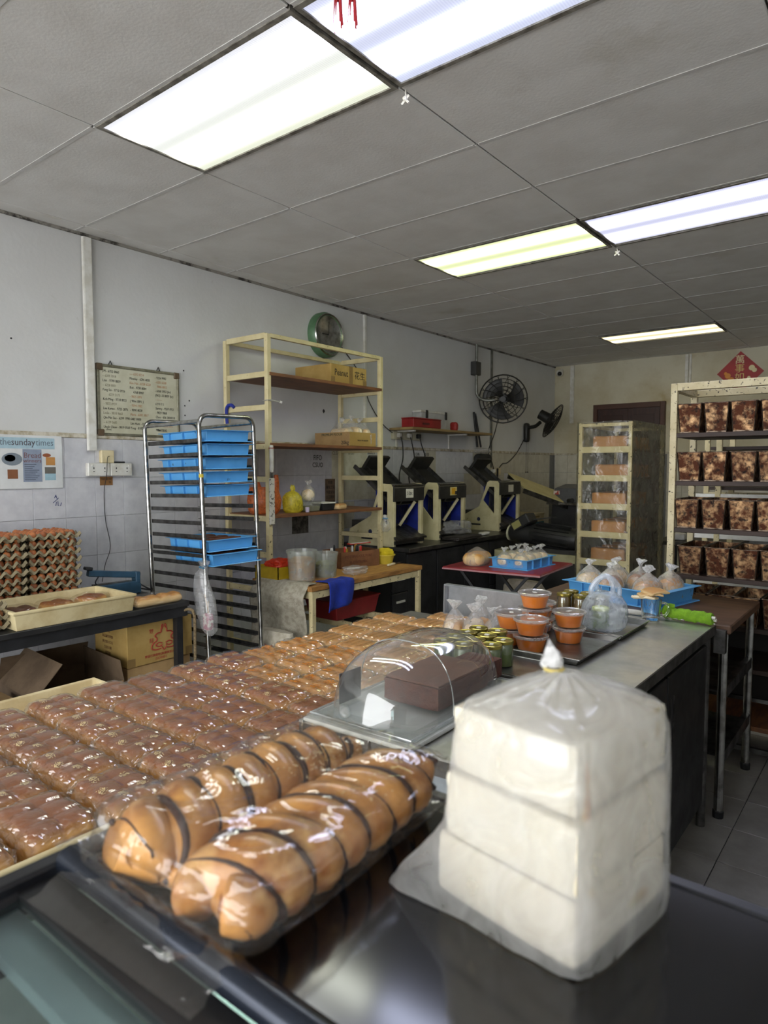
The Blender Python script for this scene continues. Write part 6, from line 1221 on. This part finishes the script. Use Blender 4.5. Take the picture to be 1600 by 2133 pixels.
# ---------------------------------------------------------------- twisted chocolate bread in clear wrap
twd = M('twist_crust', '#d39a52', .34, col2='#8a4f24', scale=12, lo=.42, hi=.66, coat=.25, bump=.1, bscale=60, col3='#e2b878', scale3=11, lo3=.56, hi3=.7); choc_f = M('chocolate_line', '#3f1f14', .5, col2='#2a130c', scale=30)
twb = thing('twist_bread', 'wrapped chocolate twist bread lying on the display case top', 'bread', (-.452, .425, CZ+.003), R(3))
L2, N_ = .132, 3.6
for c, (cx, ph, dr) in enumerate(((-.052, 0, 1), (.05, .9, -1))):
    for s in range(2):
        pts = []; rad = []; cpt = []
        for i in range(97):
            t_ = i/96; y = -L2+2*L2*t_; a = dr*(2*PI*N_*t_)+ph+PI*s; e = min(1, 5*min(t_, 1-t_)+.35)
            pts.append((cx+.024*math.cos(a), y,   .027+.012*math.sin(a)*e)); rad.append(.0235*(.62+.38*e)*(1.12-.2*t_)*(1+.04*math.sin(i*.45+s*2)))
        MB().tube(pts, rad, 14).build('strand', twd, twb, smooth='all')
        for off in (.9, -.8):
            q = []
            for i in range(97):
                t_ = i/96; y = -L2+2*L2*t_; a = dr*(2*PI*N_*t_)+ph+PI*s; e = min(1, 5*min(t_, 1-t_)+.35); r_ = rad[i]*.985; nrm = Vector((math.cos(a), 0, math.sin(a))); tn = (Vector(pts[min(96, i+1)])-Vector(pts[max(0, i-1)])).normalized(); sdv = tn.cross(nrm).normalized()
                q.append(Vector(pts[i])+nrm*r_*math.cos(off)+sdv*r_*math.sin(off))
            MB().tube(q, [max(.0008, .0022+.0016*math.sin(i*.23+off*3+c)) for i in range(97)], 6).build('chocolate_line', choc_f, twb, smooth='all')
MB().rbox(.085, .125, .014, .012, 8, None, (0, 0, .016)).build('base_dough', twd, twb, smooth=True)
crumbs = seeds(8, [(-.05, -.0), (.05, .03), (0, .07), (-.05, .08), (.05, .1), (0, .03)], 60, .045, lambda x, y: .061-.008*abs(math.sin(x*45)), .0014).build('sugar_crumbs', M('sugar_crumb', '#d9c79c', .7), twb); crumbs['kind'] = 'stuff'
def tw(p, q):
    p = Vector(p); e = max(abs(q[0]), abs(q[1])); cr = nz((q[0]*3, q[1]*4, q[2]*2), 1, 5)+.6*abs(nz((q[0]*7, q[1]*8, 0), 1, 9))
    p.z += .006*cr*(1 if q[2] > 0 else 0)*(.4+e); p.x *= 1+.02*cr; p.y *= 1+.02*cr
    if q[2] < 0: p.x *= 1.04; p.y *= 1.06
    return p
MB().rbox(.105, .145, .03, .026, 22, tw, (0, 0, .0305)).build('plastic_wrap', film('twist_wrap', (.99, .98, .96), .03, (.9, .88, .84), .05, .15, .55, 12), twb, smooth=True)
MB().grid(lambda u, v: (-.1+u*.2+.004*math.sin(v*9), -.145-v*.05, .012+.012*nz((u*5, v*4, 2))*(1-v)-.008*v), 16, 6).build('wrap_end', MATS['twist_wrap'], twb, smooth=True)
MB().grid(lambda u, v: (-.108-v*.055*(1-u*.6), -.14+u*.2, .014+.014*nz((u*5, v*4, 6))-.01*v), 14, 6).build('wrap_end', MATS['twist_wrap'], twb, smooth=True)
# ---------------------------------------------------------------- bag of white bread
wb_ = thing('white_bread_bag', 'big cloudy plastic bag of white bread on the display case', 'bread', (-.221, .50, CZ+.001), R(-9.6))
wbm = M('white_bread', '#d9d2bf', .8, col2='#cfc5ac', scale=9, bump=.2, bscale=120, col3='#c9884a', scale3=7, lo3=.70, hi3=.78, sss=.1)
for k, (z0, z1, dx, dy) in enumerate(((.002, .054, 0, .0), (.0545, .108, .002, -.002), (.1085, .162, -.002, .002))):
    MB().rbox(.065-.004*k, .067, (z1-z0)/2, .006, 8, lambda p, q: Vector(p)*(1+.015*nz(q, 2, k)), (dx+.004*k, dy, (z0+z1)/2)).build('bread_block', wbm, wb_, smooth=True)
for (y, z, dy, dz) in ((-.05, .12, .004, .03), (-.045, .07, .003, .035), (.02, .02, .012, .004), (.0, .1, .014, .004), (.05, .145, .005, .015)): MB().rbox(.0015, dy, dz, .0015, 4, None, (.0655-(.0 if z < .055 else (.002 if z < .11 else .004)), y, z)).build('crust_strip', M('crust_strip', '#b9814c', .7, col2='#a39a4c', scale=40), wb_)
bagw = film('white_bag', (.97, .97, .97), .42, (.8, .8, .79), .14, .10, .6, 18)
def ringpt(a, rx, ry, sq): 
    ca, sa = math.cos(a), math.sin(a); return (rx*math.copysign(abs(ca)**sq, ca), ry*math.copysign(abs(sa)**sq, sa))
LV = [(.0, .074, .074, .35), (.015, .076, .076, .35), (.05, .0755, .0755, .4), (.09, .0755, .0755, .4), (.13, .0755, .0755, .4), (.148, .0750, .0750, .42), (.164, .0715, .0715, .5), (.172, .056, .056, .75), (.179, .038, .037, .9), (.185, .019, .019, 1), (.189, .007, .007, 1)]
def bagpt(u, v):
    f = v*(len(LV)-1); i = min(int(f), len(LV)-2); t_ = f-i; A_, B_ = LV[i], LV[i+1]; z, rx, ry, sq = [A_[k]+(B_[k]-A_[k])*t_ for k in range(4)]; a = 2*PI*u
    x, y = ringpt(a, rx, ry, sq); pl_ = 1+.014*nz((math.cos(a)*2.2, math.sin(a)*2.2, z*22), 1, 3)+.030*(.5-abs(nz((math.cos(a)*4, math.sin(a)*4, z*30), 1, 8)))*.6+.012*(.4-abs(nz((math.cos(a)*9, math.sin(a)*9, z*60), 1, 2)))+(.10*math.sin(a*14)*max(0, (z-.166)/.03) if z > .166 else 0)
    if z < .06 and x < 0: x -= (.06-z)*.75*max(0, -math.cos(a))*max(0, .35-math.sin(a))
    if z < .06 and y < 0: y -= (.06-z)*.62*max(0, -math.sin(a))*max(0, -math.cos(a)+.1)
    x = x*(1-.17*min(1, z/.165))+.010*min(1, z/.165)
    return (x*pl_, y*pl_, max(.0006, z+.002*nz((x*30, y*30, z*30))))
MB().grid(bagpt, 110, 70, cu=True).build('bag_film', bagw, wb_, smooth=True)
bag_mesh([(.007, .007, .188), (.008, .007, .191), (.010, .007, .195, -.002, 0), (.008, .006, .199, -.004, .002), (.004, .003, .203, -.004, 0)], 33, n=14, amp=.3, wr=4).build('knot', film('white_knot', (.95, .95, .95), .75, (.88, .88, .88), .2, .12, .4, 60), wb_, smooth=True)
MB().tube([(.0075*math.cos(a), .0075*math.sin(a), .1885) for a in [k*PI/6 for k in range(12)]], .0014, 6, True).build('tie', M('tie_yellow', '#c9b668', .5), wb_)
